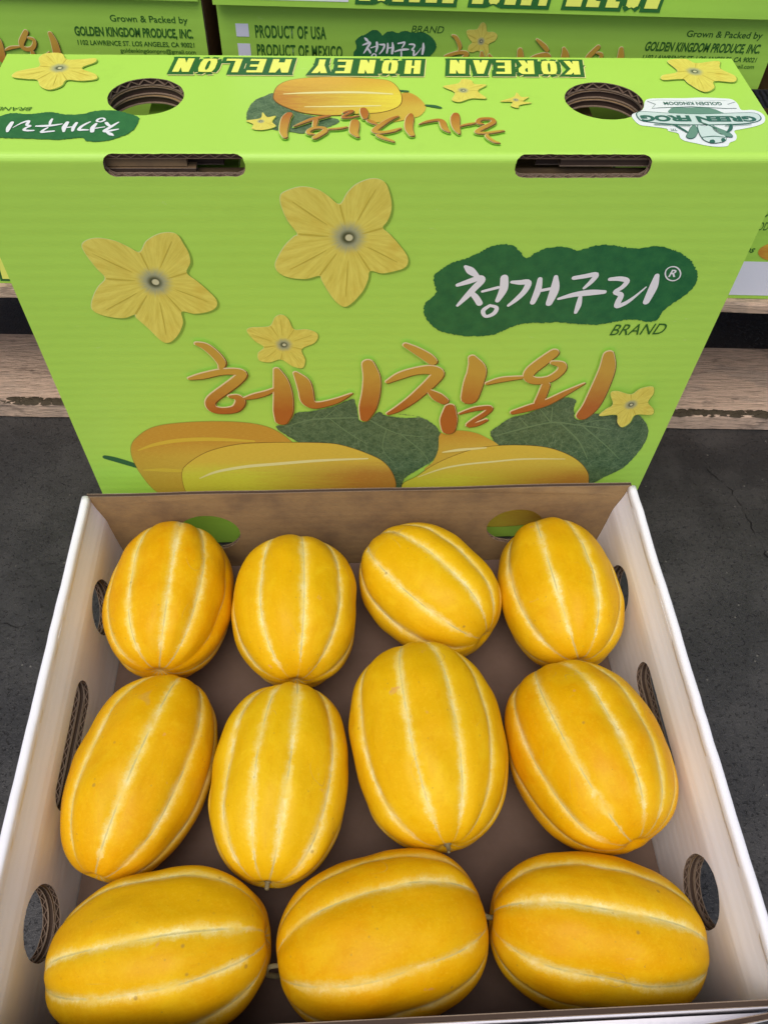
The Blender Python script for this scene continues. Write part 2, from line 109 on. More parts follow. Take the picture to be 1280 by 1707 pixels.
# ------------------------------------------------------------------ object helpers
def link(name, me, mats=(), parent=None, smooth=False):
    o = bpy.data.objects.new(name, me); S.collection.objects.link(o)
    for x in mats: me.materials.append(x)
    if parent: o.parent = parent
    if smooth:
        for p in me.polygons: p.use_smooth = True
    return o
def pyd(name, V, F, mats=(), parent=None, smooth=False, mi=None):
    me = bpy.data.meshes.new(name); me.from_pydata([tuple(v) for v in V], [], F); me.update()
    if mi: me.polygons.foreach_set('material_index', mi)
    return link(name, me, mats, parent, smooth)
def tag(o, label=None, cat=None, group=None, kind=None):
    for k, v in (('label', label), ('category', cat), ('group', group), ('kind', kind)):
        if v: o[k] = v
    return o
def empty(name, M):
    o = bpy.data.objects.new(name, None); S.collection.objects.link(o); o.matrix_world = M; o.empty_display_size = .05; return o
def box(V, F, x0, x1, y0, y1, z0, z1, b=0.0):
    i = len(V)
    V += [(x0, y0, z0), (x1, y0, z0), (x1, y1, z0), (x0, y1, z0), (x0, y0, z1), (x1, y0, z1), (x1, y1, z1), (x0, y1, z1)]
    F += [(i, i+3, i+2, i+1), (i+4, i+5, i+6, i+7), (i, i+1, i+5, i+4), (i+1, i+2, i+6, i+5), (i+2, i+3, i+7, i+6), (i+3, i, i+4, i+7)]

def inpoly(x, y, P):
    c = False; j = len(P)-1
    for i in range(len(P)):
        xi, yi = P[i]; xj, yj = P[j]
        if (yi > y) != (yj > y) and x < (xj-xi)*(y-yi)/(yj-yi)+xi: c = not c
        j = i
    return c
def cdt(loops, lines, keep):
    V = []; E = []
    for L in loops:
        i = len(V); V += [Vector(p) for p in L]; n = len(L)
        E += [(i+k, i+(k+1) % n) for k in range(n)]
    for a, b in lines:
        i = len(V); V += [Vector(a), Vector(b)]; E.append((i, i+1))
    ov, oe, of, *_ = delaunay_2d_cdt(V, E, [], 0, 1e-7)
    F = []
    for f in of:
        cx = sum(ov[i].x for i in f)/len(f); cy = sum(ov[i].y for i in f)/len(f)
        if keep(cx, cy): 
            a = sum(ov[f[i]].x*ov[f[(i+1) % len(f)]].y-ov[f[(i+1) % len(f)]].x*ov[f[i]].y for i in range(len(f)))
            F.append(tuple(f) if a > 0 else tuple(reversed(f)))
    return [(v.x, v.y) for v in ov], F
def circle(cx, cy, rx, ry=None, n=48, a0=0):
    ry = ry or rx
    return [(cx+rx*math.cos(a0+2*math.pi*i/n), cy+ry*math.sin(a0+2*math.pi*i/n)) for i in range(n)]
def rrect(x0, x1, y0, y1, r, n=8):
    P = []
    for cx, cy, a in ((x1-r, y1-r, 0), (x0+r, y1-r, 90), (x0+r, y0+r, 180), (x1-r, y0+r, 270)):
        for i in range(n+1):
            t = math.radians(a+90*i/n); P.append((cx+r*math.cos(t), cy+r*math.sin(t)))
    return P
def densify(P, step):
    out = []
    for i in range(len(P)):
        a = P[i]; b = P[(i+1) % len(P)]; d = math.dist(a, b); n = max(1, int(d/step))
        out += [(a[0]+(b[0]-a[0])*k/n, a[1]+(b[1]-a[1])*k/n) for k in range(n)]
    return out

def sheet(name, outer, holes, t, fmap, skin, inner, parent, lines=(), pitch=.0072, ply=1, rim=None):
    """Corrugated board: fmap(x, y, depth) -> 3-D point; depth 0 is the printed skin. Cut edges show liners and flutes."""
    V = []; F = []; MI = []
    def add(vs, fs, mi):
        i = len(V); V.extend(vs)
        for f in fs: F.append(tuple(i+k for k in f)); MI.append(mi)
    holes = [[(x+.0003*noise.noise(Vector((x*900, y*900, 3))), y+.0003*noise.noise(Vector((x*900, y*900, 9)))) for x, y in densify(h, .0022)] for h in holes]
    v2, f2 = cdt([outer]+holes, lines, lambda x, y: inpoly(x, y, outer) and not any(inpoly(x, y, h) for h in holes))
    add([fmap(x, y, 0) for x, y in v2], f2, 0)
    add([fmap(x, y, t) for x, y in v2], [tuple(reversed(f)) for f in f2], 1)
    L = .00045; tp = t/ply
    for hi, P in enumerate([outer]+holes):
        P = densify(P, .004) if hi == 0 else P
        n = len(P); Q = []
        for i in range(n):
            a = P[i-1]; b = P[(i+1) % n]; dx, dy = b[0]-a[0], b[1]-a[1]; l = math.hypot(dx, dy) or 1
            nx, ny = -dy/l, dx/l
            e = .0012 if hi else .0002+.0006*abs(noise.noise(Vector((P[i][0]*300, P[i][1]*300, 1))))
            if (inpoly(P[i][0]+nx*1e-4, P[i][1]+ny*1e-4, P)) != (hi == 0): nx, ny = -nx, -ny
            Q.append((P[i][0]+nx*e, P[i][1]+ny*e))
        for k in range(ply):
            d0 = k*tp; d1 = d0+tp
            prof = [(P, d0), (P, d0+L), (Q, d0+L), (Q, d1-L), (P, d1-L), (P, d1)]
            vs = []
            for pp, d in prof: vs += [fmap(x, y, d) for x, y in pp]
            for s_, mi in ((0, 2), (1, 2), (2, 4), (3, 2), (4, 2)):
                if hi == 0 and rim is not None: mi = rim
                fs = [(s_*n+i, s_*n+(i+1) % n, (s_+1)*n+(i+1) % n, (s_+1)*n+i) for i in range(n)]
                add(vs, fs, mi)
            if pitch <= 0 or hi == 0: continue
            tot = sum(math.dist(P[i], P[(i+1) % n]) for i in range(n)); m_ = max(4, int(tot/pitch*2)); m_ += m_ % 2
            stepz = tot/m_; pts = []; acc = 0; i = 0
            cum = [0]
            for j in range(n): cum.append(cum[-1]+math.dist(P[j], P[(j+1) % n]))
            for z in range(m_+1):
                s0 = min(z*stepz, tot-1e-9)
                while cum[i+1] < s0 and i < n-1: i += 1
                fr = (s0-cum[i])/max(1e-9, cum[i+1]-cum[i]); a = P[i]; b = P[(i+1) % n]; qa = Q[i]; qb = Q[(i+1) % n]
                fr = max(0, min(1, fr+random.uniform(-.25, .25))); pts.append(((a[0]+(b[0]-a[0])*fr, a[1]+(b[1]-a[1])*fr), (qa[0]+(qb[0]-qa[0])*fr, qa[1]+(qb[1]-qa[1])*fr), d0+L+.0003 if z % 2 == 0 else d1-L-.0003))
            vs = []; hw = .00028
            for p, q_, d in pts:
                vs += [fmap(p[0], p[1], d-hw), fmap(p[0], p[1], d+hw), fmap(q_[0], q_[1], d-hw), fmap(q_[0], q_[1], d+hw)]
            fs = []
            for z in range(len(pts)-1):
                a = 4*z; b = a+4
                fs += [(a, b, b+1, a+1), (a, b, b+2, a+2), (a+1, b+1, b+3, a+3)]
            add(vs, fs, 3)
    return pyd(name, V, F, (skin, inner, EDGE, EDGED, CORE), parent, False, MI)

# ------------------------------------------------------------------ flat print
def catmull(P, n=4, closed=True):
    out = []; N_ = len(P); D = len(P[0])
    for i in range(N_ if closed else N_-1):
        g = (lambda k: P[k % N_]) if closed else (lambda k: P[max(0, min(N_-1, k))])
        p0, p1, p2, p3 = g(i-1), g(i), g(i+1), g(i+2)
        for k in range(n):
            t = k/n
            out.append(tuple(.5*((2*p1[c])+(-p0[c]+p2[c])*t+(2*p0[c]-5*p1[c]+4*p2[c]-p3[c])*t*t+(-p0[c]+3*p1[c]-3*p2[c]+p3[c])*t**3) for c in range(D)))
    if not closed: out.append(tuple(P[-1]))
    return out
class Surf:
    """A flat printed face: local plane -> parent-local 3-D, millimetres in, metres out."""
    def __init__(s, parent, fn): s.p = parent; s.fn = fn
def put(surf, name, v2, F, mat, lvl, c=(0, 0), sc=10.0, kind=None, label=None):
    if not F: return None
    e = .00008*lvl
    me = bpy.data.meshes.new(name)
    me.from_pydata([surf.fn(x/1000, y/1000, e) for x, y in v2], [], F); me.update()
    uv = me.uv_layers.new(name='uv')
    for l in me.loops: x, y = v2[l.vertex_index]; uv.data[l.index].uv = ((x-c[0])/sc, (y-c[1])/sc)
    o = link(name, me, (mat,), surf.p)
    if kind: o['kind'] = kind
    if label: o['label'] = label
    return o
def fill(surf, name, P, mat, lvl, smooth=4, jit=0, grow=0, off=(0, 0), **k):
    if smooth: P = catmull([tuple(p) for p in P], smooth)
    cx = sum(p[0] for p in P)/len(P); cy = sum(p[1] for p in P)/len(P)
    if jit:
        P = densify(P, .8); P = [(x+jit*(noise.noise(Vector((x*.9, y*.9, 1.3)))+.6*random.uniform(-1, 1)), y+jit*(noise.noise(Vector((x*.9, y*.9, 7.7)))+.6*random.uniform(-1, 1))) for x, y in P]
    if grow:
        Q = []; n = len(P)
        ar = sum(P[i][0]*P[(i+1) % n][1]-P[(i+1) % n][0]*P[i][1] for i in range(n)); sg = 1 if ar > 0 else -1
        for i in range(n):
            a = P[i-1]; b = P[(i+1) % n]; dx, dy = b[0]-a[0], b[1]-a[1]; l = math.hypot(dx, dy) or 1
            Q.append((P[i][0]+sg*dy/l*grow, P[i][1]-sg*dx/l*grow))
        P = Q
    P = [(x+off[0], y+off[1]) for x, y in P]
    k.setdefault('c', (cx, cy))
    v, F = cdt([P], (), lambda x, y: inpoly(x, y, P))
    return put(surf, name, v, F, mat, lvl, **k)
def strokes(Ls, grow=0, off=(0, 0), M=None):
    """brush strokes [x, y, width] -> list of (verts, faces)"""
    res = []
    for st in Ls:
        P = catmull([tuple(p) for p in st], 5, False) if len(st) > 2 else [tuple(st[0]), tuple((a+b)/2 for a, b in zip(*st)), tuple(st[1])]
        if M: 
            f, ws = M; P = [(*f(x, y), w*ws) for x, y, w in P]
        P = [(x+off[0], y+off[1], max(.12, w/2+grow)) for x, y, w in P]
        if len(P) < 2: continue
        L_, R__ = [], []
        for i, (x, y, w) in enumerate(P):
            a = P[max(0, i-1)]; b = P[min(len(P)-1, i+1)]; dx, dy = b[0]-a[0], b[1]-a[1]; l = math.hypot(dx, dy) or 1e-6
            L_.append((x-dy/l*w, y+dx/l*w)); R__.append((x+dy/l*w, y-dx/l*w))
        def cap(p, q, sgn):
            dx, dy = p[0]-q[0], p[1]-q[1]; a = math.atan2(dy, dx)
            return [(p[0]+p[2]*math.cos(a+sgn*math.radians(t)), p[1]+p[2]*math.sin(a+sgn*math.radians(t))) for t in (55, 25, 0, -25, -55)]
        poly = L_+cap(P[-1], P[-2], 1)+R__[::-1]+cap(P[0], P[1], 1)
        def keep(x, y):
            for i in range(len(P)-1):
                ax, ay, aw = P[i]; bx_, by_, bw = P[i+1]; dx, dy = bx_-ax, by_-ay; d2 = dx*dx+dy*dy or 1e-9
                t = max(0, min(1, ((x-ax)*dx+(y-ay)*dy)/d2)); r = aw+(bw-aw)*t
                if (x-ax-dx*t)**2+(y-ay-dy*t)**2 < r*r*1.0: return True
            return False
        res.append(cdt([poly], (), keep))
    return res
def stroke_obj(surf, name, Ls, mat, lvl, grow=0, off=(0, 0), M=None, c=(0, 0), sc=10.0, step=.00002, **k):
    V = []; F = []; Z = []
    for i, (v, f) in enumerate(strokes(Ls, grow, off, M)):
        b = len(V); V += v; Z += [.00008*lvl+i*.000012]*len(v); F += [tuple(b+q for q in g) for g in f]
    me = bpy.data.meshes.new(name); me.from_pydata([surf.fn(x/1000, y/1000, z) for (x, y), z in zip(V, Z)], [], F); me.update()
    uv = me.uv_layers.new(name='uv')
    for l in me.loops: x, y = V[l.vertex_index]; uv.data[l.index].uv = ((x-c[0])/sc, (y-c[1])/sc)
    o = link(name, me, (mat,), surf.p)
    for a, b in k.items(): o[a] = b
    return o
def text(surf, name, s, rect, mat, lvl, rot=0, shear=0, bold=0.0, grow=0, off=(0, 0), pad=(0, 0), spacing=1.0, fit=True):
    cu = bpy.data.curves.new('t', 'FONT'); cu.body = s; cu.size = 1; cu.shear = shear; cu.offset = bold; cu.space_character = spacing
    cu.resolution_u = 4
    to = bpy.data.objects.new('t', cu); S.collection.objects.link(to)
    dg = bpy.context.evaluated_depsgraph_get(); dg.update()
    me = bpy.data.meshes.new_from_object(to.evaluated_get(dg)); bpy.data.objects.remove(to); 
    xs = [v.co.x for v in me.vertices]; ys = [v.co.y for v in me.vertices]
    cx, cy, W, H = rect[:4]; mx, my = (min(xs)+max(xs))/2, (min(ys)+max(ys))/2
    sx = (W+pad[0])/(max(xs)-min(xs)); sy = (H+pad[1])/(max(ys)-min(ys)); ca, sa = math.cos(rot), math.sin(rot)
    V = []
    for v in me.vertices:
        x = (v.co.x-mx)*sx; y = (v.co.y-my)*sy
        V.append((cx+off[0]+x*ca-y*sa, cy+off[1]+x*sa+y*ca))
    for v, p in zip(me.vertices, V): v.co = surf.fn(p[0]/1000, p[1]/1000, .00008*lvl)
    me.name = name; me.materials.clear()
    return link(name, me, (mat,), surf.p)

GL = {'K': [[(0,0),(0,1)],[(0,.42),(1,1)],[(.3,.58),(1,0)]], 'O': 'ring', 'R': [[(0,0),(0,1)],[(0,.93),(.75,.93),(1,.82),(1,.62),(.75,.48),(0,.48)],[(.5,.48),(1,0)]],
 'E': [[(0,0),(0,1)],[(0,.93),(1,.93)],[(0,.5),(.85,.5)],[(0,.07),(1,.07)]], 'A': [[(0,0),(.5,1)],[(1,0),(.5,1)],[(.2,.27),(.8,.27)]], 'N': [[(0,0),(0,1)],[(1,0),(1,1)],[(0,1),(1,0)]],
 'H': [[(0,0),(0,1)],[(1,0),(1,1)],[(0,.5),(1,.5)]], 'Y': [[(.5,0),(.5,.5)],[(.5,.42),(0,1)],[(.5,.42),(1,1)]], 'M': [[(0,0),(0,1)],[(1,0),(1,1)],[(0,1),(.5,.25)],[(1,1),(.5,.25)]], 'L': [[(0,0),(0,1)],[(0,.07),(1,.07)]]}
def word(surf, name, s, rect, mat, lvl, rot=False, shear=.12, sw=.20, g_=0):
    cx, cy, W, H = rect[:4]; n = len(s); ad = W/n; gw = ad*.68; V = []; F = []; Z = []; q = 0
    t = sw*H
    for i, ch in enumerate(s):
        x0 = -W/2+ad*(i+.5)-gw/2; wds = gw-t*1.15
        if ch == 'M': x0 -= gw*.08; wds += gw*.16
        G = GL[ch]; X0 = x0+t*.575
        if G == 'ring': G = [[(.5,.97),(.12,.90),(0,.7),(0,.3),(.12,.10),(.5,.03),(.88,.10),(1,.3),(1,.7),(.88,.90),(.5,.97)]]
        for P in G:
            P = [(X0+a*wds, -H/2+b*H) for a, b in P]
            for k_ in range(len(P)-1):
                (ax_, ay_), (bx_, by_) = P[k_], P[k_+1]; l = math.hypot(bx_-ax_, by_-ay_)
                hor = abs(by_-ay_) < abs(bx_-ax_)*.3; hw_ = t*(.42 if hor else .575)+g_
                ux, uy = (bx_-ax_)/l, (by_-ay_)/l
                if hor and len(P) == 2: nx_, ny_ = 0, hw_; e = t*.5+g_
                elif len(P) == 2: nx_, ny_ = -hw_, 0; e = g_
                else: nx_, ny_ = -uy*hw_, ux*hw_; e = t*.22
                pts = [(ax_-ux*e+nx_, ay_-uy*e+ny_), (ax_-ux*e-nx_, ay_-uy*e-ny_), (bx_+ux*e-nx_, by_+uy*e-ny_), (bx_+ux*e+nx_, by_+uy*e+ny_)]
                b = len(V); g = -1 if rot else 1; q += 1
                for x, y in pts:
                    y = max(-H/2-g_, min(H/2+g_, y)); x = x+shear*y
                    V.append(surf.fn((cx+g*x)/1000, (cy+g*y)/1000, .00008*lvl+q*.000006))
                F.append((b, b+1, b+2, b+3))
    return pyd(name, V, F, (mat,), surf.p)
def pm(name, fn, rough=.42, spec=.35):
    k = N(name); c = fn(k); return k.fin(c, rough, spec)
def flat(name, c): return pm(name, lambda k: c)
def uvxy(k):
    u = k.n('UVMap'); sp = k.n('SeparateXYZ'); k.l(u.outputs[0], sp.inputs[0]); return u.outputs[0], sp.outputs[0], sp.outputs[1]
def petal(k):   # uv: 1 unit = flower radius
    uv, x, y = uvxy(k)
    r = k.math('SQRT', k.math('ADD', k.math('MULTIPLY', x, x), k.math('MULTIPLY', y, y)))
    a = k.math('ARCTAN2', y, x)
    cb = k.n('CombineXYZ'); k.l(k.math('MULTIPLY', a, 5), cb.inputs[0]); k.l(k.math('MULTIPLY', r, 1.1), cb.inputs[1])
    st = k.noise(2.2, 5, .65, cb.outputs[0]); big = k.noise(2.4, 3, .5, uv)
    c = k.mix(k.ramp(st, .38, .66), (.78, .70, .13, 1), (.66, .56, .085, 1))
    c = k.mix(k.math('MULTIPLY', k.ramp(big, .52, .8), .6), c, (.66, .48, .06, 1))
    sp = k.ramp(k.math('ADD', r, k.math('MULTIPLY', k.math('SUBTRACT', st, .5), .22)), .27, .10, smooth=True)
    c = k.mix(sp, c, (.36, .38, .22, 1))
    c = k.mix(k.ramp(r, .13, .05, smooth=True), c, (.07, .08, .03, 1))
    dx = k.math('SUBTRACT', x, .01); dy = k.math('SUBTRACT', y, 0)
    r2 = k.math('SQRT', k.math('ADD', k.math('MULTIPLY', dx, dx), k.math('MULTIPLY', dy, dy)))
    return k.mix(k.ramp(r2, .055, .04), c, (.62, .60, .35, 1))
PETAL = pm('print_petal', petal)
def grad(name, lo, hi, z0, z1, axis=1, spk=.25, spkcol=None):
    def f(k):
        uv, x, y = uvxy(k); v = y if axis else x
        n = k.noise(1.6, 5, .65, uv)
        t = k.ramp(k.math('ADD', v, k.math('MULTIPLY', k.math('SUBTRACT', n, .5), spk*4)), z0, z1)
        return k.mix(t, lo, hi)
    return pm(name, f)
TITLE = grad('print_brush_orange', (.42, .13, .022, 1), (.56, .34, .05, 1), -2.2, 1.2, 1, .35)
MELP = {}
def melon_print(name, left, right, top_):
    def f(k):
        uv, x, y = uvxy(k)
        mp = k.n('Mapping'); mp.inputs['Scale'].default_value = (.35, 3, 1); k.l(uv, mp.inputs['Vector'])
        n = k.noise(1.4, 6, .6, mp.outputs[0])
        t = k.ramp(k.math('ADD', x, k.math('MULTIPLY', k.math('SUBTRACT', n, .5), 6)), -4, 5)
        c = k.mix(t, left, right)
        c = k.mix(k.ramp(k.math('ADD', y, k.math('MULTIPLY', n, 1.5)), .8, 2.6), c, top_)
        g2 = k.noise(9, 5, .75, mp.outputs[0]); c = k.mix(k.math('MULTIPLY', k.ramp(g2, .52, .72), .45), c, (.46, .19, .02, 1)); return k.mix(k.math('MULTIPLY', k.ramp(g2, .46, .30), .5), c, (.76, .62, .12, 1))
    return pm(name, f)
MEL_A = melon_print('print_melon_orange', (.56, .37, .045, 1), (.68, .50, .07, 1), (.56, .31, .04, 1))
MEL_B = melon_print('print_melon_yellow', (.66, .66, .06, 1), (.52, .25, .04, 1), (.68, .50, .06, 1))
MEL_T = melon_print('print_melon_small', (.50, .20, .03, 1), (.85, .75, .07, 1), (.70, .42, .05, 1))
def leafm(k):
    uv, x, y = uvxy(k)
    n = k.noise(1.6, 8, .7, uv); v = k.n('TexVoronoi', feature='DISTANCE_TO_EDGE'); v.inputs['Scale'].default_value = 2.6; k.l(uv, v.inputs['Vector'])
    c = k.mix(k.ramp(n, .35, .65), (.040, .090, .040, 1), (.135, .215, .10, 1))
    v2 = k.n('TexVoronoi', feature='DISTANCE_TO_EDGE'); v2.inputs['Scale'].default_value = 7; k.l(uv, v2.inputs['Vector'])
    c = k.mix(k.math('MULTIPLY', k.ramp(v2.outputs['Distance'], .10, 0), .5), c, (.035, .08, .035, 1))
    return k.mix(k.math('MULTIPLY', k.ramp(v.outputs['Distance'], .05, 0), .8), c, (.17, .25, .13, 1))
LEAF = pm('print_leaf', leafm)
def blobm(k):
    uv, x, y = uvxy(k)
    n = k.noise(14, 4, .8, uv); n2 = k.noise(1.2, 3, .6, uv)
    c = k.mix(k.ramp(n2, .35, .65), (.018, .125, .042, 1), (.030, .165, .050, 1))
    return k.mix(k.ramp(n, .62, .70), c, (.10, .30, .08, 1))
BLOB = pm('print_brush_green', blobm)
C_SH = flat('print_shadow', (.24, .40, .05, 1)); C_RIM = flat('print_pale_rim', (.70, .74, .30, 1)); C_BR = flat('print_brown_shade', (.20, .09, .02, 1))
C_HI = flat('print_highlight', (.82, .66, .36, 1)); C_GLOW = flat('print_green_halo', (.36, .70, .08, 1)); C_W = flat('print_white', (.80, .80, .80, 1)); C_DG = flat('print_dark_green', (.022, .13, .03, 1))
C_YL = flat('print_yellow', (.84, .86, .16, 1)); C_VEIN = flat('print_leaf_vein', (.15, .24, .11, 1)); C_CRM = flat('print_cream', (.78, .72, .30, 1)); C_CRY = flat('print_melon_band', (.66, .48, .05, 1))
C_TXT = flat('print_text_green', (.035, .13, .02, 1)); C_EDG = flat('print_edge_line', (.36, .30, .05, 1)); C_PET = flat('print_petal_vein', (.56, .46, .06, 1)); C_STEM = flat('print_stem', (.035, .13, .05, 1))
C_LG = flat('print_logo_pale', (.60, .72, .66, 1)); C_LM = flat('print_logo_mid', (.14, .28, .21, 1)); C_LD = flat('print_logo_dark', (.03, .13, .10, 1)); C_LW = flat('print_logo_white', (.80, .84, .82, 1))
C_LBL = flat('print_blank_panel', (.72, .72, .80, 1))

def flower(surf, d, lvl=3, sc=None, map_=None, label=None):
    P = [tuple(p) for p in d['p']]; c = d['c']
    if map_: P = [map_(*p) for p in P]; c = map_(*c)
    R = sum(math.dist(p, c) for p in P)/len(P)*1.25
    kk = R/22
    fill(surf, 'flower_print_shadow', P, C_SH, lvl, off=(.55*kk, -.45*kk), grow=.05*kk)
    fill(surf, 'flower_print_rim', P, C_RIM, lvl+1, off=(-.18*kk, .18*kk))
    o = fill(surf, 'flower_print', P, PETAL, lvl+2, c=c, sc=R, label=label)
    # petal veins
    n = len(P); ds = [math.dist(p, c) for p in P]
    vs = []
    tips = [i for i in range(n) if ds[i] >= max(ds[(i+j) % n] for j in range(-3, 4))]
    dip = [i for i in range(n) if ds[i] <= min(ds[(i+j) % n] for j in range(-2, 3))]
    if R > 8:
        for i in dip:
            p = P[i]; vs.append([(c[0]+(p[0]-c[0])*.40, c[1]+(p[1]-c[1])*.40, .15*kk), (c[0]+(p[0]-c[0])*.7, c[1]+(p[1]-c[1])*.7, .5*kk), (p[0]*.97+c[0]*.03, p[1]*.97+c[1]*.03, .5*kk)])
        for i in tips:
            p = P[i]
            for o_ in (.04,):
                a = math.atan2(p[1]-c[1], p[0]-c[0]); l = ds[i]
                vs.append([(c[0]+math.cos(a+o_*1.5)*l*.32, c[1]+math.sin(a+o_*1.5)*l*.32, .12*kk), (c[0]+math.cos(a+o_*1.3)*l*.55, c[1]+math.sin(a+o_*1.3)*l*.55, .34*kk), (c[0]+math.cos(a+o_)*l*.85, c[1]+math.sin(a+o_)*l*.85, .12*kk)])
        stroke_obj(surf, 'flower_print_vein', vs, C_PET, lvl+3)
def title(surf, lvl, M=None, c=(16, 188), sc=10.0, k=1.0):
    T = ART['title']
    stroke_obj(surf, 'title_print_halo', T, C_GLOW, lvl, 1.3*k, (0, 0), M, step=0)
    stroke_obj(surf, 'title_print_shade', T, C_BR, lvl+3, .35*k, (.5*k, -.45*k), M)
    stroke_obj(surf, 'title_print_highlight', T, C_HI, lvl+6, .3*k, (-.3*k, .4*k), M)
    stroke_obj(surf, 'title_print', T, TITLE, lvl+9, -.2*k, (0, 0), M, c=c, sc=sc)
def affine(src, dst, rot=False):
    """map src rect centre/size onto dst rect, optionally turned half round"""
    sx, sy = dst[2]/src[2], dst[3]/src[3]; g = -1 if rot else 1
    return (lambda x, y: (dst[0]+g*(x-src[0])*sx, dst[1]+g*(y-src[1])*sy)), (sx+sy)/2

# ------------------------------------------------------------------ ground
k = N('dark_concrete')
o_ = k.obj()
n1 = k.noise(3, 6, .6, o_); n2 = k.noise(60, 6, .7, o_); n3 = k.noise(420, 4, .7, o_)
c = k.mix(k.ramp(n1, .3, .7), (.027, .025, .024, 1), (.044, .042, .040, 1))
c = k.mix(k.ramp(n2, .45, .75), c, (.030, .028, .026, 1)); c = k.mix(k.ramp(n3, .60, .70), c, (.075, .07, .064, 1)); pit = k.ramp(k.noise(260, 3, .75, o_), .58, .66); c = k.mix(k.math('MULTIPLY', pit, .45), c, (.012, .011, .010, 1)); c = k.mix(k.ramp(k.noise(12, 5, .7, o_), .45, .7), c, (.058, .054, .050, 1)); pv = k.n('TexVoronoi'); pv.inputs['Scale'].default_value = 300; k.l(o_, pv.inputs['Vector']); pc = k.n('SeparateColor'); k.l(pv.outputs['Color'], pc.inputs[0]); c = k.mix(k.math('MULTIPLY', k.ramp(pv.outputs['Distance'], .3, .15), k.ramp(pc.outputs[0], .988, .992)), c, (.14, .13, .11, 1))
k.bump(k.math('ADD', k.math('MULTIPLY', n2, .6), k.math('SUBTRACT', k.math('MULTIPLY', n3, .5), pit)), .7, .0016)
CONC = k.fin(c, k.ramp(n1, .2, 1.2), .35)
g = pyd('ground', [(-15, -15, 0), (15, -15, 0), (15, 15, 0), (-15, 15, 0)], [(0, 1, 2, 3)], (CONC,)); tag(g, kind='structure')
k = N('crack_black'); CR = k.fin((.014, .013, .012, 1), .9, .1)
def crack(pts, wd):
    V = []; F = []
    P = catmull([(*p, wd) for p in pts], 26, False)
    P = [(x+.0030*noise.noise(Vector((x*150, y*150, 0))), y+.0030*noise.noise(Vector((x*120, y*120, 5))), w_*max(.05, .35+1.3*noise.noise(Vector((x*90, y*90, 2))))) for x, y, w_ in P]
    for i, (x, y, w_) in enumerate(P):
        a = P[max(0, i-1)]; b = P[min(len(P)-1, i+1)]; dx, dy = b[0]-a[0], b[1]-a[1]; l = math.hypot(dx, dy)
        V += [(x-dy/l*w_, y+dx/l*w_, .0004), (x+dy/l*w_, y-dx/l*w_, .0004)]
        if i: F.append((2*i-2, 2*i-1, 2*i+1, 2*i))
    return V, F
V = []; F = []
for pts, wd in (([(.327, .10), (.345, .07), (.352, .02), (.357, -.03)], .0012), ([(.40, .095), (.385, .04), (.37, -.01)], .0007), ([(.305, -.15), (.30, -.2), (.302, -.24)], .0006), ([(-.34, -.02), (-.30, -.05), (-.27, -.055)], .0005)):
    v, f = crack(pts, wd); b = len(V); V += v; F += [tuple(b+i for i in q) for q in f]
o = pyd('ground_crack', V, F, (CR,), g)

# ------------------------------------------------------------------ pallet
ANG = math.radians(-2.6)
PM = Matrix.Translation((0, .157, 0)) @ Matrix.Rotation(ANG, 4, 'Z')
pal = empty('wooden_pallet', PM); tag(pal, 'rough wooden pallet on the dark floor carrying the stacked green cartons', 'pallet')
k = N('pallet_wood')
gr = k.noise(14, 6, .7, k.obj((1.2, 16, 16)), 1.2); gr2 = k.noise(7, 3, .6, k.obj((3, 8, 3))); gr3 = k.noise(50, 4, .7, k.obj((1, 22, 22)))
c = k.mix(k.ramp(gr, .3, .7), (.78, .56, .40, 1), (.52, .36, .25, 1))
c = k.mix(k.ramp(gr2, .5, .72), c, (.40, .31, .24, 1))
rd = k.n('ObjectInfo'); c = k.mix(k.math('MULTIPLY', rd.outputs['Random'], .35), c, (.74, .55, .42, 1))
c = k.mix(k.math('MULTIPLY', k.ramp(gr3, .52, .64), .65), c, (.12, .085, .06, 1)); c = k.mix(k.math('MULTIPLY', k.ramp(k.noise(22, 4, .7, k.obj((1, 2.2, 2.2))), .58, .70), .7), c, (.075, .06, .05, 1))
k.bump(k.math('ADD', gr, gr3), .8, .0022); WOOD = k.fin(c, .75, .2)
k = N('pallet_bark'); BARK = k.fin(k.mix(k.noise(180, 4, .7, k.obj()), (.03, .022, .016, 1), (.10, .08, .05, 1)), .95, .1)
def plank(name, x0, x1, y0, y1, z0, z1, par, wane=False):
    nx = 60; V = []; F = []; ys = [y0+.001, y0, y0+.0, y1, y1-.001]
    for i in range(nx+1):
        x = x0+(x1-x0)*i/nx; e = .0012*noise.noise(Vector((x*9, y0*50, z0*40))); e2 = .0008*noise.noise(Vector((x*40, y0*50, 8)))
        prof = [(y0, z0+.001), (y0, z1-.0015), (y0+.0015, z1), (y1-.0015, z1), (y1, z1-.0015), (y1, z0+.001), (y1-.001, z0), (y0+.001, z0)]
        V += [(x, y+(e+e2 if q in (0, 1, 2, 7) else 0), z+(e2*.6 if 1 <= q <= 4 else 0)) for q, (y, z) in enumerate(prof)]
    for i in range(nx):
        for q in range(8): a = i*8+q; b = i*8+(q+1) % 8; F.append((a, a+8, b+8, b))
    F += [tuple(range(8)), tuple(reversed(range(nx*8, nx*8+8)))]
    return pyd(name, V, F, (WOOD,), par)
for y0 in (0, .17, .36, .55, .74, .9): plank('deck_board', -.62, .62, y0+.003, y0+.10, .1450, .155, pal)
fb = plank('bottom_board', -.62, .62, .006, .108, 0.001, .0195, pal); fb['label'] = 'lower front board with dark bark along its edge'
for y0 in (.45, .89): plank('bottom_board', -.62, .62, y0, y0+.10, 0.001, .0195, pal)
for x0 in (-.61, -.02, .565):
    V = []; F = []; box(V, F, x0, x0+.045, .012, .99, .0205, .1440); pyd('stringer', V, F, (WOOD,), pal)
V = []; F = []
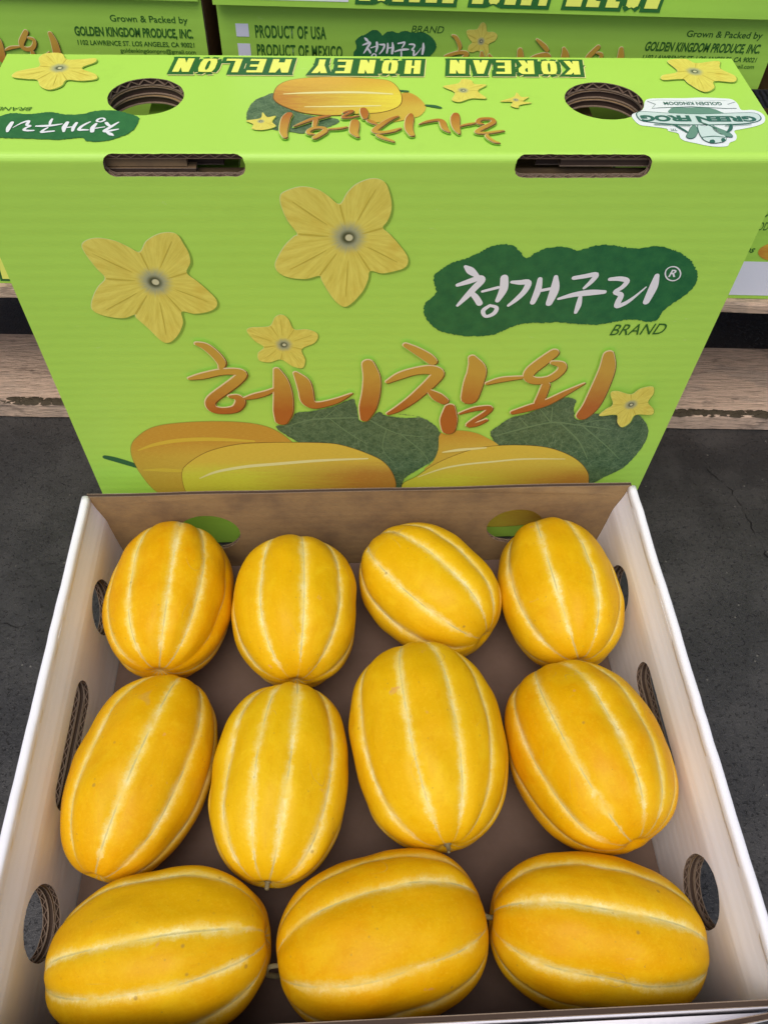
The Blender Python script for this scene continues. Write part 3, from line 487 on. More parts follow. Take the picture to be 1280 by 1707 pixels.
for i in range(1100):     # ragged bark along the near arris of the lower board
    x = random.uniform(-.6, .6); dens = noise.noise(Vector((x*7, 0, 0)))
    if dens < -.30 and random.random() < .85: continue
    s = random.uniform(.003, .011); h = random.uniform(.0008, .0022); y = .0055+random.uniform(.0025, .0085); b = len(V)
    for j in range(7):
        a = 2*math.pi*j/7; V.append((x+s*math.cos(a)*random.uniform(.6, 1.2), y+s*.42*math.sin(a)*random.uniform(.6, 1.2), .0188))
    V.append((x, y, .0195+h)); F += [(b+j, b+(j+1) % 7, b+7) for j in range(7)]
o = pyd('bark_edge', V, F, (BARK,), fb); o['kind'] = 'stuff'

# ------------------------------------------------------------------ stacked cartons
WB, HB, DB = .352, .107, .33
def carton_proto():
    root = empty('carton', Matrix())
    fm_ = lambda x, y, d: (x, d, y)
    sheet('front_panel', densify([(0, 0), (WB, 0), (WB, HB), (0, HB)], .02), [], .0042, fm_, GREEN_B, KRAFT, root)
    V = []; F = []; box(V, F, .0015, .0055, .0044, DB-.0044, 0, HB-.001); pyd('side_panel', V, F, (KRAFT,), root)
    V = []; F = []; box(V, F, WB-.0055, WB-.0015, .0044, DB-.0044, 0, HB-.001); pyd('side_panel', V, F, (KRAFT,), root)
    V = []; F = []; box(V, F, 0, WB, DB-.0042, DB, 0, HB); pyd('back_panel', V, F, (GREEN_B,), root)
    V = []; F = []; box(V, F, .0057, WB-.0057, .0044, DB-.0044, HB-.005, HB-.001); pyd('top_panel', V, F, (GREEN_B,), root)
    V = []; F = []; box(V, F, .0057, WB-.0057, .0044, DB-.0044, .0, .004); pyd('bottom_panel', V, F, (KRAFT,), root)
    sf = Surf(root, lambda x, y, e: (x, -.0002-e, y))
    rc = lambda x0, x1, y0, y1: [(x0+x1)/2, (y0+y1)/2, abs(x1-x0), abs(y1-y0)]
    def quad(name, x0, x1, y0, y1, mat, lvl, sh=0): put(sf, name, [(x0-sh, y0), (x1-sh, y0), (x1+sh, y1), (x0+sh, y1)], [(0, 1, 2, 3)], mat, lvl)
    quad('check_box_print', 10.5, 18.5, 87, 94.5, C_LBL, 1); quad('check_box_print', 10.5, 18.5, 75.5, 83, C_LBL, 1)
    text(sf, 'origin_print', 'PRODUCT OF USA', rc(22.5, 67, 86.5, 94), C_TXT, 1, bold=.025, spacing=1.08)
    text(sf, 'origin_print', 'PRODUCT OF MEXICO', rc(22.5, 77, 75.5, 83), C_TXT, 1, bold=.025, spacing=1.08)
    quad('check_box_print', 10.5, 18.5, 64, 71.5, C_LBL, 1)
    text(sf, 'origin_print', 'PRODUCT OF KOREA', rc(22.5, 75, 64, 71), C_TXT, 1)
    # brand blob and brush lettering
    src = ART['R']['brS']; bl, ks = affine(src, [110, 82, 40, 12.5])
    fill(sf, 'brand_print_ground', [bl(*p) for p in ART['blob']], BLOB, 1, jit=.25)
    stroke_obj(sf, 'brand_print', ART['brand'], C_W, 2, M=(bl, ks))
    text(sf, 'brand_word_print', 'BRAND', rc(120.5, 141, 92, 96), C_TXT, 1, shear=.25)
    tl, ks = affine(ART['R']['titleS'], [200, 75, 118, 34]); title(sf, 3, (tl, ks), c=(200, 75), sc=5, k=.4)
    for x, y, r in ((165, 88, 8), (262, 62, 8)):
        d = ART['flower3']; q, _ = affine([d['c'][0], d['c'][1], 36, 36], [x, y, r*2, r*2]); flower(sf, d, 1, map_=q)
    gp = [rc(294, 342, 92.5, 97.5), rc(270, 344, 84, 90.5), rc(270, 344, 79.2, 82.6), rc(296, 344, 75, 78.4)]
    for s, r, sh, bd in (('Grown & Packed by', gp[0], 0, .01), ('GOLDEN KINGDOM PRODUCE, INC.', gp[1], .15, .03), ('1102 LAWRENCE ST. LOS ANGELES, CA 90021', gp[2], .1, .015), ('goldenkingdompro@gmail.com', gp[3], 0, .01)):
        text(sf, 'packer_print', s, r, C_TXT, 1, shear=sh, bold=bd)
    text(sf, 'count_print', 'ct', rc(26, 32, 74, 80) if False else rc(24, 30, 55, 60), C_TXT, 1, shear=.2, bold=.02)
    text(sf, 'weight_print', 'Lbs', rc(23, 34, 44, 50), C_TXT, 1, shear=.3, bold=.02)
    me_, ks = affine([0, 0, 100, 50], [60, 46, 46, 20])
    fill(sf, 'melon_print', [me_(50*math.cos(t*math.pi/12), 25*math.sin(t*math.pi/12)) for t in range(24)], MEL_T, 1, c=(60, 46), sc=6)
    quad('blank_label_print', 7, 82, 3.5, 36, C_LBL, 1)
    for wd, x0, x1 in (('KOREAN', 88, 148), ('HONEY', 156, 205), ('MELON', 213, 272)):
        word(sf, 'product_word_ground', wd, rc(x0, x1, 4.5, 26), C_DG, 1, g_=2.2)
        word(sf, 'product_word_print', wd, rc(x0, x1, 4.5, 26), C_YL, 4)
    return root
def children(o): return [c for c in S.objects if c.parent is o]
proto = carton_proto(); kids = children(proto)
def copy_carton(M):
    r = proto.copy(); S.collection.objects.link(r); r.matrix_world = M
    for ch in kids:
        c = ch.copy(); S.collection.objects.link(c); c.parent = r
    return r
FM = Matrix.Translation((0, .163, 0)) @ Matrix.Rotation(ANG, 4, 'Z')
COLS = {'a': -.4475, 'b': -.0865, 'c': .2800}
LAB = {('a', 0): 'green melon carton at the lower left behind the upright lid, lowest layer',
       ('b', 0): 'green carton hidden mostly behind the upright lid, lowest layer in the middle',
       ('c', 0): 'green carton at the right edge with a blank white label and weight mark',
       ('a', 1): 'green carton at the top left printed with the packer address, brown edge at its right',
       ('b', 1): 'green carton behind the lid top with country of origin tick boxes',
       ('c', 1): 'green carton in the right column above the one with a blank white label',
       ('a', 2): 'plain green carton in the top left corner above the address print',
       ('b', 2): 'topmost green carton with big yellow product words cut off by the picture top',
       ('c', 2): 'green carton at the far right of the top layer'}
first = True
for cn, x in COLS.items():
    for ly in range(3):
        if (cn, ly) in (('c', 2),): continue
        off = {('a', 2): -.004, ('b', 2): -.008, ('c', 1): .006}.get((cn, ly), 0) + (.004 if ly == 0 else 0)
        dx = {('a', 2): -.001, ('b', 2): -.0005, ('c', 0): .0005, ('c', 1): .004}.get((cn, ly), 0)
        z = (.1555, .2585, .3625)[ly] + (-.0 if ly else 0)
        z = (.1555, .2557 if cn != 'b' else .2557, .3640)[ly]
        if ly == 1: z = .1555+HB+.0005
        if ly == 2: z = .1555+2*(HB+.0005)
        M = FM @ Matrix.Translation((x+dx, off, z)) 
        if first: proto.matrix_world = M; r = proto; first = False
        else: r = copy_carton(M)
        tag(r, LAB[(cn, ly)], 'carton', 'green melon cartons stacked on the pallet')
# black woven strap round the right hand columns
k = N('woven_strap')
wv = k.n('TexWave', wave_type='BANDS', bands_direction='DIAGONAL'); wv.inputs['Scale'].default_value = 160; wv.inputs['Distortion'].default_value = 3; k.l(k.obj(), wv.inputs['Vector'])
k.bump(wv.outputs['Fac'], .6, .0006); STRAP = k.fin(k.mix(wv.outputs['Fac'], (.006, .006, .007, 1), (.022, .022, .025, 1)), .5, .4)
V = []; F = []; 
for i in range(41):
    x = -.08+.75*i/40; y = -.0095+.0006*math.sin(i*.9); 
    V += [(x, y, .3185), (x, y, .3298), (x, y+.0012, .3298), (x, y+.0012, .3185)]
    if i:
        for q in range(4): a = 4*(i-1)+q; b = 4*(i-1)+(q+1) % 4; F.append((a, a+4, b+4, b))
V = [tuple(v) for v in V]
st = pyd('strap', V, F, (STRAP,)); st.matrix_world = FM; tag(st, 'black woven strap round the stacked cartons at the right edge behind the lid', 'strap')

# ------------------------------------------------------------------ upright lid
LW, LH, LT, T = .4316, .3531, .1086, .0042
lyaw, lean = -.00072, -.02492
ax = Vector((math.cos(lyaw), math.sin(lyaw), 0)); b_ = Vector((-math.sin(lyaw), math.cos(lyaw), 0)); z_ = Vector((0, 0, 1))
upv = z_*math.cos(lean)+b_*math.sin(lean); bk = b_*math.cos(lean)-z_*math.sin(lean)
LM = Matrix((ax, bk, upv)).transposed().to_4x4(); LM.translation = Vector((.0107, .0225, .0012))
lid = empty('box_lid', LM); tag(lid, 'bright green printed melon box lid standing upright on its long side behind the open tray', 'box lid')
RR = .004; S1 = LH-RR; ARC = RR*math.pi/2
def bend(x, s, d):
    """s runs up the face and on over the fold along the top"""
    if s <= S1: return (x, d, s)
    if s >= S1+ARC: return (x, RR+(s-S1-ARC), LH-d)
    a = (s-S1)/RR; r = RR-d if d < RR else RR-d
    return (x, RR-r*math.cos(a), S1+r*math.sin(a))
STOP = S1+ARC+LT-RR
hw = LW/2
sh = ART['R']
def s_top(w): return S1+ARC+(w-RR)
holes = []
for k_ in ('slotL', 'slotR'):
    cx, cy, W_, H_ = [v/1000 for v in sh[k_][:4]]
    holes.append(rrect(cx-W_/2, cx+W_/2, cy-H_/2, cy+H_/2+.0012, .0052))
for k_ in ('holeL', 'holeR'):
    cx, cy, W_, H_ = [v/1000 for v in sh[k_][:4]]
    holes.append(circle(cx, s_top(cy), W_/2, H_/2, 56))
lines = [((-hw, S1-.0003), (hw, S1-.0003))]+[((-hw, S1+ARC*i/6), (hw, S1+ARC*i/6)) for i in range(7)]+[((-hw, S1+ARC+.0003), (hw, S1+ARC+.0003))]
out = [(-hw, 0), (hw, 0), (hw, S1-.0003)]+[(hw, S1+ARC*i/6) for i in range(7)]+[(hw, S1+ARC+.0003), (hw, STOP), (-hw, STOP), (-hw, S1+ARC+.0003)]+[(-hw, S1+ARC*i/6) for i in range(6, -1, -1)]+[(-hw, S1-.0003)]
shell = sheet('printed_panel', out, holes, T, bend, GREEN, KRAFT, lid, lines)
# left, right and lower walls of the lid
for sx in (-1, 1):
    sheet('side_panel', densify([(RR, .0), (LT, .0), (LT, LH-T-.0006), (RR, LH-T-.0006)], .03), [], T, (lambda s: lambda x, y, d: (s*(hw-d), x+.0006, y))(sx), GREEN, KRAFT, lid)
sheet('lower_panel', densify([(-hw+T, T), (hw-T, T), (hw-T, LT), (-hw+T, LT)], .03), [], T, lambda x, y, d: (x, y+.0005, d), GREEN, KRAFT, lid)
# folded inner flaps under the top (two plies), pierced by the same hand holes
hL, hR = [[v/1000 for v in sh[k_][:4]] for k_ in ('holeL', 'holeR')]
def flap(x0, x1, y0, y1, z, notch=None, hole=None, dz=0):
    P = [(x0, y0), (x1, y0), (x1, y1), (x0, y1)]
    hs = [circle(hole[0]+random.uniform(-.0006, .0006), hole[1]+dz, hole[2]/2, hole[3]/2, 56)] if hole else []
    return sheet('inner_flap', densify(P, .03), hs, T, lambda x, y, d: (x, y, z-d), KRAFT, KRAFT, lid, pitch=0)
for sx, h in ((-1, hL), (1, hR)):
    a, b2 = (-hw+.005, -.088) if sx < 0 else (.122-.0, hw-.005)
    a, b2 = (-hw+.005, -.0975+.006) if sx < 0 else (.1005+.018, hw-.005)
    x_in = -.085 if sx < 0 else .083
    flap(min(x_in, sx*(hw-.005)), max(x_in, sx*(hw-.005)), .0125, LT-.003, LH-T-.0006, hole=h)
    flap(min(x_in, sx*(hw-.005)), max(x_in, sx*(hw-.005)), .0150, LT-.003, LH-2*T-.0012, hole=h, dz=-.0008)
# narrow ledges seen through the two slots
V = []; F = []; box(V, F, -.150, -.103, .0068, .0118, LH-.0098, LH-.0050); sp_ = pyd('slot_ledge', V, F, (KRAFT,), lid)
sheet('inner_ply', densify([(-.150, .006), (-.0985, .006), (-.0985, .0120), (-.150, .0120)], .01), [], .004, lambda x, y, d: (x, y, LH-.0104-d), KRAFT, KRAFT, lid)
sheet('inner_ply', densify([(.094, .0062), (.150, .0062), (.150, .0120), (.094, .0120)], .01), [], .004, lambda x, y, d: (x, y, LH-.0056-d), KRAFT, KRAFT, lid)
# flaps crossing behind the round hand holes: one shows its green face, one its kraft face
V = []; F = []; box(V, F, hL[0]-.0065, hL[0]+.05, .020, LT-.006, LH-.0265, LH-.0225); pyd('inner_tab', V, F, (GREEN_B,), lid)
V = []; F = []; box(V, F, hR[0]-.05, hR[0]+.004, .020, LT-.006, LH-.0265, LH-.0225); pyd('inner_tab', V, F, (KRAFT,), lid)
# inside liner behind the slots
V = []; F = []; box(V, F, -hw+.006, hw-.006, .0124, .0142, .02, LH-.0150); pyd('inner_liner', V, F, (KRAFT,), lid)

FACE = Surf(lid, lambda x, y, e: (x, -.00025-e, y))
TOP = Surf(lid, lambda x, y, e: (x, y, LH+.00025+e))
A_ = ART
fill(FACE, 'melon_print', A_['melA'], MEL_A, 2, grow=0, sc=10.0, label='printed orange melon at the lower left of the lid face')
fill(FACE, 'melon_print_outline', A_['melA'], C_EDG, 1, grow=.5)
stroke_obj(FACE, 'melon_print_band', A_['stA'], C_CRY, 3)
stroke_obj(FACE, 'stem_print', A_['stemA'], C_STEM, 1)
fill(FACE, 'leaf_print', A_['leaf1'], LEAF, 4, jit=.35, label='printed dark leaf left of centre')
stroke_obj(FACE, 'leaf_print_vein', A_['veins1'], C_VEIN, 5)
fill(FACE, 'melon_print_outline', A_['melB'], C_BR, 6, grow=.35)
fill(FACE, 'melon_print', A_['melB'], MEL_B, 7, label='printed long yellow melon in front at the lower left')
stroke_obj(FACE, 'melon_print_band', A_['stB'], C_CRM, 8)
fill(FACE, 'melon_print', A_['melC'], MEL_A, 6)
fill(FACE, 'leaf_print', A_['leaf2'], LEAF, 5, jit=.35, label='printed dark leaf at the right')
stroke_obj(FACE, 'leaf_print_vein', A_['veins2'], C_VEIN, 6)
fill(FACE, 'melon_print_outline', A_['melD'], C_BR, 9, grow=.35)
fill(FACE, 'melon_print', A_['melD'], MEL_B, 10, label='printed yellow melon at the lower right')
stroke_obj(FACE, 'melon_print_band', A_['stD'], C_CRM, 11)
flower(FACE, A_['flower1'], 2, label='largest printed yellow flower, upper middle')
flower(FACE, A_['flower2'], 2, label='printed yellow flower at the upper left')
flower(FACE, A_['flower3'], 2, label='small printed flower above the orange lettering')
title(FACE, 12)
flower(FACE, A_['flower4'], 34, label='small printed flower at the right end of the orange lettering')
fill(FACE, 'brand_print_ground', A_['blob'], BLOB, 2, jit=.55, label='dark green brushed patch behind the white lettering')
stroke_obj(FACE, 'brand_print', A_['brand'], C_W, 4)
stroke_obj(FACE, 'registered_mark_print', A_['reg'], C_W, 8)
text(FACE, 'registered_mark_print', 'R', sh['reg'], C_W, 4, bold=.02, shear=.15)
text(FACE, 'brand_word_print', 'BRAND', sh['brand'], C_TXT, 3, shear=.3, rot=math.radians(1))
# top panel print, upside down to the viewer
PI = math.pi
for wd, kx in (('MELON', 'melon'), ('HONEY', 'honey'), ('KOREAN', 'korean')):
    r = sh[kx]; x, y, W_, H_ = r[:4]; W_ -= 1; H_ -= 4.0
    def para(g, ox=0, oy=0, s=1.6): return [(x-W_/2-g+s+ox, y-H_/2-g*.8+oy), (x+W_/2+g+s+ox, y-H_/2-g*.8+oy), (x+W_/2+g-s+ox, y+H_/2+g*.8+oy), (x-W_/2-g-s+ox, y+H_/2+g*.8+oy)]
    def para(g, ox=0, oy=0, s=2.0): return [(x-W_/2-g-s+ox, y-H_/2-g+oy), (x+W_/2+g-s+ox, y-H_/2-g+oy), (x+W_/2+g+s+ox, y+H_/2+g+oy), (x-W_/2-g+s+ox, y+H_/2+g+oy)]
    word(TOP, 'product_word_edge', wd, [x+.5, y-.7, W_, H_], C_CRM, 1, rot=True, g_=2.5)
    word(TOP, 'product_word_ground', wd, [x, y, W_, H_], C_DG, 3, rot=True, g_=2.5)
    word(TOP, 'product_word_print', wd, [x, y, W_, H_], C_YL, 6, rot=True)
fill(TOP, 'leaf_print', A_['tleaf'], LEAF, 1, jit=.3)
fill(TOP, 'melon_print', A_['tmelF'], MEL_A, 2, sc=6)
stroke_obj(TOP, 'stem_print', A_['tstem'], C_STEM, 3)
fill(TOP, 'melon_print_outline', A_['tmelE'], C_BR, 3, grow=.45)
fill(TOP, 'melon_print', A_['tmelE'], MEL_T, 4, sc=9, label='small printed melon on the top panel of the lid')
stroke_obj(TOP, 'melon_print_band', A_['tstE'], C_CRM, 5)
for q in ('tf1', 'tf2', 'tf3', 'tf4', 'tf5'): flower(TOP, A_[q], 5)
tm_, ks = affine(sh['titleS'], sh['ttitle'], True); title(TOP, 10, (tm_, ks*.9), c=(5, 25), sc=-6, k=.45)
fill(TOP, 'brand_print_ground', A_['tblob'], BLOB, 2, jit=.4)
tb_, ks = affine(sh['brS'], sh['tbrS'], True); stroke_obj(TOP, 'brand_print', A_['brand'], C_W, 4, M=(tb_, ks))
text(TOP, 'brand_word_print', 'BRAND', sh['tbrand'], C_TXT, 3, rot=PI, shear=.25)
fill(TOP, 'logo_print_ground', A_['logo'], C_LW, 1, label='white edged emblem with a frog under a banner')
fill(TOP, 'logo_print_dome', A_['logodome'], C_LM, 2, smooth=2)
fill(TOP, 'logo_print_plate', A_['logoplate'], C_LD, 3, grow=.45, smooth=3)
fill(TOP, 'logo_print_plate', A_['logoplate'], C_LG, 4, grow=-.2, smooth=3)
fill(TOP, 'logo_print_banner', A_['logobanner'], C_LD, 3, grow=.3, smooth=0)
fill(TOP, 'logo_print_banner', A_['logobanner'], C_LW, 4, grow=-.1, smooth=0)
text(TOP, 'logo_word_print', 'GREEN', [sh['green'][0]-.6, sh['green'][1], sh['green'][2]+1, sh['green'][3]-1.5], C_LD, 6, rot=PI, bold=.055); text(TOP, 'logo_word_print', 'FROG', [sh['frog'][0], sh['frog'][1], sh['frog'][2], sh['frog'][3]-1.5], C_LD, 6, rot=PI, bold=.055)
text(TOP, 'logo_word_print', 'GOLDEN KINGDOM', [sh['gk'][0], sh['gk'][1], sh['gk'][2]-2, 3.6], C_LD, 6, rot=PI, bold=.02)
text(TOP, 'logo_word_print', 'TM', sh['tm'], C_LD, 6, rot=PI)
for q in ('froglegs', 'froglegs2', 'frogbody'):
    fill(TOP, 'logo_frog_outline', A_[q], C_LD, 7, grow=.35, smooth=3); fill(TOP, 'logo_frog_print', A_[q], C_LM if 'legs' in q else C_LG, 8, smooth=3)
for e in A_['frogeye']: fill(TOP, 'logo_frog_eye', e, C_LD, 10, smooth=3)
stroke_obj(TOP, 'logo_line_print', A_['frogline'], C_LD, 9)

# ------------------------------------------------------------------ open tray
tray = empty('melon_tray', Matrix.Translation((0, -.172, .001))); tag(tray, 'open cardboard tray with white sides and vent holes holding eleven yellow melons', 'cardboard tray')
TY = .172
def lp(p): return (p[0], p[1]+TY, p[2]-.001)
TH = .1012; TD = .3439; TWO = .210; FLARE = .0075
# back wall (kraft inside), vent holes
bh = [circle(-.1225, .0515, .0245, .0230, 52), circle(.1230, .0520, .0228, .0222, 52)]
def wob(x, z): return .0012*noise.noise(Vector((x*9, 0, 4)))*(z/TH)
sheet('back_wall', densify([(-.203, .001), (.203, .001), (.206, TH+.0005), (-.206, TH-.0005)], .012), bh, .0032, lambda x, z, d: lp((x, -.0042+d+wob(x, z), z+.0012*noise.noise(Vector((x*14, 2, 0)))*(z/TH)**8)), KRAFT, WHITE, tray,
      lines=[((-.2, z), (.2, z)) for z in (.02, .09)])
# front wall and its bowed outer ply
sheet('front_wall', densify([(-.203, .001), (.203, .001), (.206, TH), (-.206, TH)], .012), [circle(-.12, .05, .022, .022), circle(.12, .05, .022, .022)], .0032, lambda x, z, d: lp((x, -TD-.0006+.0036-d+.0006*wob(x, z), z+.0008*noise.noise(Vector((x*14, 9, 0)))*(z/TH)**8)), KRAFT, WHITE, tray)
fo = sheet('outer_front_ply', densify([(-.206, .001), (.206, .001), (.206, TH-.003), (-.206, TH-.003)], .012), [], .0030, lambda x, z, d: lp((x, -TD-.0012-d-.013*(1-(x/.206)**2)*(z/TH)**2, z)), WHITE, WHITE, tray, lines=[((-.2, z), (.2, z)) for z in (.025, .05, .075, .09)])
# side walls: three plies with a rolled white top
for sx in (-1, 1):
    y0, y1 = -.0042, -TD+.0036
    hs = [(-.0675, .0465, .0205, .0220), (-.2810, .0435, .0208, .0245)]
    sl_ = (-.2175, -.1290, .0385, .0630)
    if sx > 0: hs = [(-.063, .0430, .0205, .0215), (-.280, .0500, .0210, .0222)]; sl_ = (-.2135, -.1270, .0360, .0605)
    def xo(z, d):
        c_ = max(0, min(1, (z-.068)/.028)); d = d*(1-.43*c_*c_*(3-2*c_))
        return sx*(TWO-FLARE*(1-z/TH)-d+.0018*math.sin(math.pi*min(1, z/TH)))
    for pl in range(3):
        j = lambda: random.uniform(-.0007, .0007)
        hh = [circle(a+j(), b+j(), c_, d_, 52) for a, b, c_, d_ in hs]+[rrect(sl_[0]+j(), sl_[1]+j(), sl_[2]+j(), sl_[3]+j(), .0118)]
        tp = TH-.0040-.0002
        nm = ('outer_side_ply', 'middle_side_ply', 'inner_side_ply')[pl]
        sheet(nm, densify([(y1, .001), (y0, .001), (y0, tp), (y1, tp)], .012), hh, .0034, (lambda pl, xo: lambda y, z, d: lp((xo(z, pl*.0037+d), y, z)))(pl, xo), WHITE if pl == 0 else KRAFT, WHITE if pl == 2 else KRAFT, tray,
              lines=[((y1, z), (y0, z)) for z in (.02, .04, .06, .068, .073, .078, .083, .088, .093)], pitch=0 if pl == 1 else .0066, rim=1 if pl == 2 else (0 if pl == 0 else None))
    # rolled top edge
    V = []; F = []; n = 10; L_ = 70; wd = .0108
    for i in range(L_+1):
        y = y0+.0008+(y1-y0-.0012)*i/L_; wb = .0009*noise.noise(Vector((y*22, sx, 0)))+.0003*noise.noise(Vector((y*90, sx, 0)))
        prof = [(-.0001, TH-.0062)]+[(wd/2-(wd/2+.0001)*math.cos(math.pi*q/n), TH-.0042+(.0042+.0006*noise.noise(Vector((y*60, sx*3, 1))))*math.sin(math.pi*q/n)**.5) for q in range(n+1)]+[(wd+.0001, TH-.0062), (wd-.0006, TH-.0064), (.0006, TH-.0064)]
        for d, z in prof: V.append(lp((xo(z, d)+wb, y, z+wb*.6)))
    np_ = n+5-1
    np_ = len(prof)
    for i in range(L_):
        for q in range(np_): a = i*np_+q; b = i*np_+(q+1) % np_; F.append((a, a+np_, b+np_, b))
    F += [tuple(range(np_)), tuple(reversed(range(L_*np_, L_*np_+np_)))]
    o = pyd('rolled_rim', V, F, (WHITE,), tray)
    for p in o.data.polygons: p.use_smooth = len(p.vertices) == 4
# floor: two plies of flaps
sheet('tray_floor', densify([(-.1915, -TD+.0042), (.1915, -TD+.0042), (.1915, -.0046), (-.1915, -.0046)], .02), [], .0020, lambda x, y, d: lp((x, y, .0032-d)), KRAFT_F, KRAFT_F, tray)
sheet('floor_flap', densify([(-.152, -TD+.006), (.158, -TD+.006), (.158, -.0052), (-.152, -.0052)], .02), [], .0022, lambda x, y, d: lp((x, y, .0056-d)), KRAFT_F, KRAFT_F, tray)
# print on the front ply just visible at the frame's foot
TF = Surf(tray, lambda x, y, e: lp((x, -TD-.0012-.0042-e-.013*(1-(x/.206)**2)*(y/TH)**2, y)))

# ------------------------------------------------------------------ melons
def melon_mat():
    k = N('melon_rind')
    at = k.n('Attribute', attribute_name='sd').outputs['Fac']; tt = k.n('Attribute', attribute_name='tt').outputs['Fac']; si = k.n('Attribute', attribute_name='si').outputs['Fac']
    ob = k.obj(); rnd = k.n('ObjectInfo').outputs['Random']
    off = k.n('VectorMath', operation='ADD'); k.l(ob, off.inputs[0]); cb = k.n('CombineXYZ')
    for i in range(3): k.l(k.math('MULTIPLY', rnd, 7+i*3), cb.inputs[i])
    k.l(cb.outputs[0], off.inputs[1]); p = off.outputs[0]
    big = k.noise(16, 3, .55, p); mid = k.noise(70, 4, .6, p); fine = k.noise(520, 3, .7, p)
    mp = k.n('Mapping'); mp.inputs['Scale'].default_value = (.22, 1, 1); k.l(p, mp.inputs['Vector']); fib = k.noise(260, 4, .7, mp.outputs[0])
    f = k.math('ADD', k.math('MULTIPLY', big, .6), k.math('MULTIPLY', mid, .4))
    c = k.mix(k.ramp(f, .36, .62), (.70, .300, .0008, 1), (.73, .385, .0015, 1))
    hu = k.n('Attribute', attribute_name='hue').outputs['Fac']; c = k.mix(k.math('MULTIPLY', hu, .85), c, (.73, .44, .004, 1))
    c = k.mix(k.math('MULTIPLY', k.ramp(fine, .52, .74), .24), c, (.90, .58, .03, 1))
    c = k.mix(k.math('MULTIPLY', k.ramp(fib, .54, .74), .30), c, (.58, .24, .002, 1))
    c = k.mix(k.math('MULTIPLY', k.ramp(k.noise(34, 5, .7, p, .6), .50, .68), k.math('ADD', k.math('MULTIPLY', hu, .35), .30)), c, (.80, .53, .012, 1))
    c = k.mix(k.math('MULTIPLY', k.ramp(k.noise(900, 2, .6, p), .60, .72), .30), c, (.52, .26, .01, 1))
    # yellow shoulder beside a groove
    nz = k.math('ADD', k.math('MULTIPLY', k.math('SUBTRACT', k.noise(120, 4, .65, p), .5), .0052), k.math('MULTIPLY', k.math('SUBTRACT', k.noise(30, 3, .6, p), .5), .0070))
    nf = k.math('MULTIPLY', k.math('SUBTRACT', k.noise(620, 3, .8, p), .5), .0052)
    d = k.math('ADD', at, k.math('ADD', nz, nf))
    fade = k.math('SUBTRACT', 1.0, k.ramp(tt, .80, .985, smooth=True)); si = k.math('MULTIPLY', si, fade)
    sh_ = k.math('MULTIPLY', k.ramp(d, .0100, .001, smooth=True), .5); c = k.mix(k.math('MULTIPLY', sh_, si), c, (.83, .53, .02, 1))
    wsc = k.math('SUBTRACT', 1.0, k.ramp(tt, .70, .985)); wsc = k.math('ADD', k.math('MULTIPLY', wsc, .85), .15)
    band = k.ramp(k.math('DIVIDE', d, k.math('ADD', wsc, .001)), .0045, .0004, smooth=True)
    band = k.math('MULTIPLY', band, k.ramp(k.noise(60, 4, .7, p), .22, .58))
    c = k.mix(k.math('MULTIPLY', band, k.math('MULTIPLY', si, .88)), c, (.84, .68, .20, 1))
    pale = k.math('MULTIPLY', k.ramp(d, .0016, .0005), k.math('MULTIPLY', k.ramp(k.noise(90, 3, .6, p), .42, .62), .5)); c = k.mix(k.math('MULTIPLY', pale, si), c, (.90, .82, .45, 1))
    ln = k.math('MULTIPLY', k.ramp(k.math('ADD', at, k.math('MULTIPLY', nf, .25)), .0008, .0003), k.math('MULTIPLY', k.ramp(k.noise(60, 2, .5, p), .38, .58), .75))
    c = k.mix(ln, c, (.50, .42, .16, 1))
    # small scars and specks
    sp = k.math('MULTIPLY', k.ramp(k.noise(150, 3, .75, p, .8), .735, .775), .75); c = k.mix(sp, c, (.30, .17, .05, 1))
    v = k.n('TexVoronoi'); v.inputs['Scale'].default_value = 75; k.l(p, v.inputs['Vector'])
    vsel = k.ramp(k.n('SeparateColor') and v.outputs['Distance'], .11, .05)
    hs_ = k.n('SeparateColor'); k.l(v.outputs['Color'], hs_.inputs[0]); pick = k.ramp(hs_.outputs[0], .80, .83)
    c = k.mix(k.math('MULTIPLY', k.math('MULTIPLY', vsel, pick), .6), c, (.32, .19, .04, 1))
    v2 = k.n('TexVoronoi'); v2.inputs['Scale'].default_value = 190; k.l(p, v2.inputs['Vector']); h2 = k.n('SeparateColor'); k.l(v2.outputs['Color'], h2.inputs[0])
    c = k.mix(k.math('MULTIPLY', k.math('MULTIPLY', k.ramp(v2.outputs['Distance'], .16, .06), k.ramp(h2.outputs[0], .80, .84)), .45), c, (.40, .24, .03, 1))
    mp2 = k.n('Mapping'); mp2.inputs['Scale'].default_value = (.5, 1, 1); k.l(p, mp2.inputs['Vector'])
    scr = k.n('TexNoise'); scr.inputs['Scale'].default_value = 38; scr.inputs['Detail'].default_value = 1; k.l(mp2.outputs[0], scr.inputs['Vector'])
    ln2 = k.math('MULTIPLY', k.ramp(k.math('ABSOLUTE', k.math('SUBTRACT', scr.outputs['Fac'], .5)), .0035, .0012), k.ramp(k.noise(30, 2, .5, p), .60, .66))
    c = k.mix(k.math('MULTIPLY', ln2, .45), c, (.50, .30, .08, 1))
    c = k.mix(k.math('MULTIPLY', k.ramp(k.noise(55, 3, .6, p, .5), .70, .76), .5), c, (.62, .27, .16, 1))
    br = k.math('MULTIPLY', k.ramp(big, .66, .8), .25); c = k.mix(br, c, (.62, .33, .06, 1))
    h = k.math('ADD', k.math('MULTIPLY', mid, .8), k.math('ADD', k.math('MULTIPLY', fine, .12), k.math('MULTIPLY', fib, .15)))
    k.bump(h, .40, .0010)
    k.b.inputs['Subsurface Weight'].default_value = .06; k.b.inputs['Subsurface Radius'].default_value = (.006, .003, .0008); k.b.inputs['Subsurface Scale'].default_value = 1
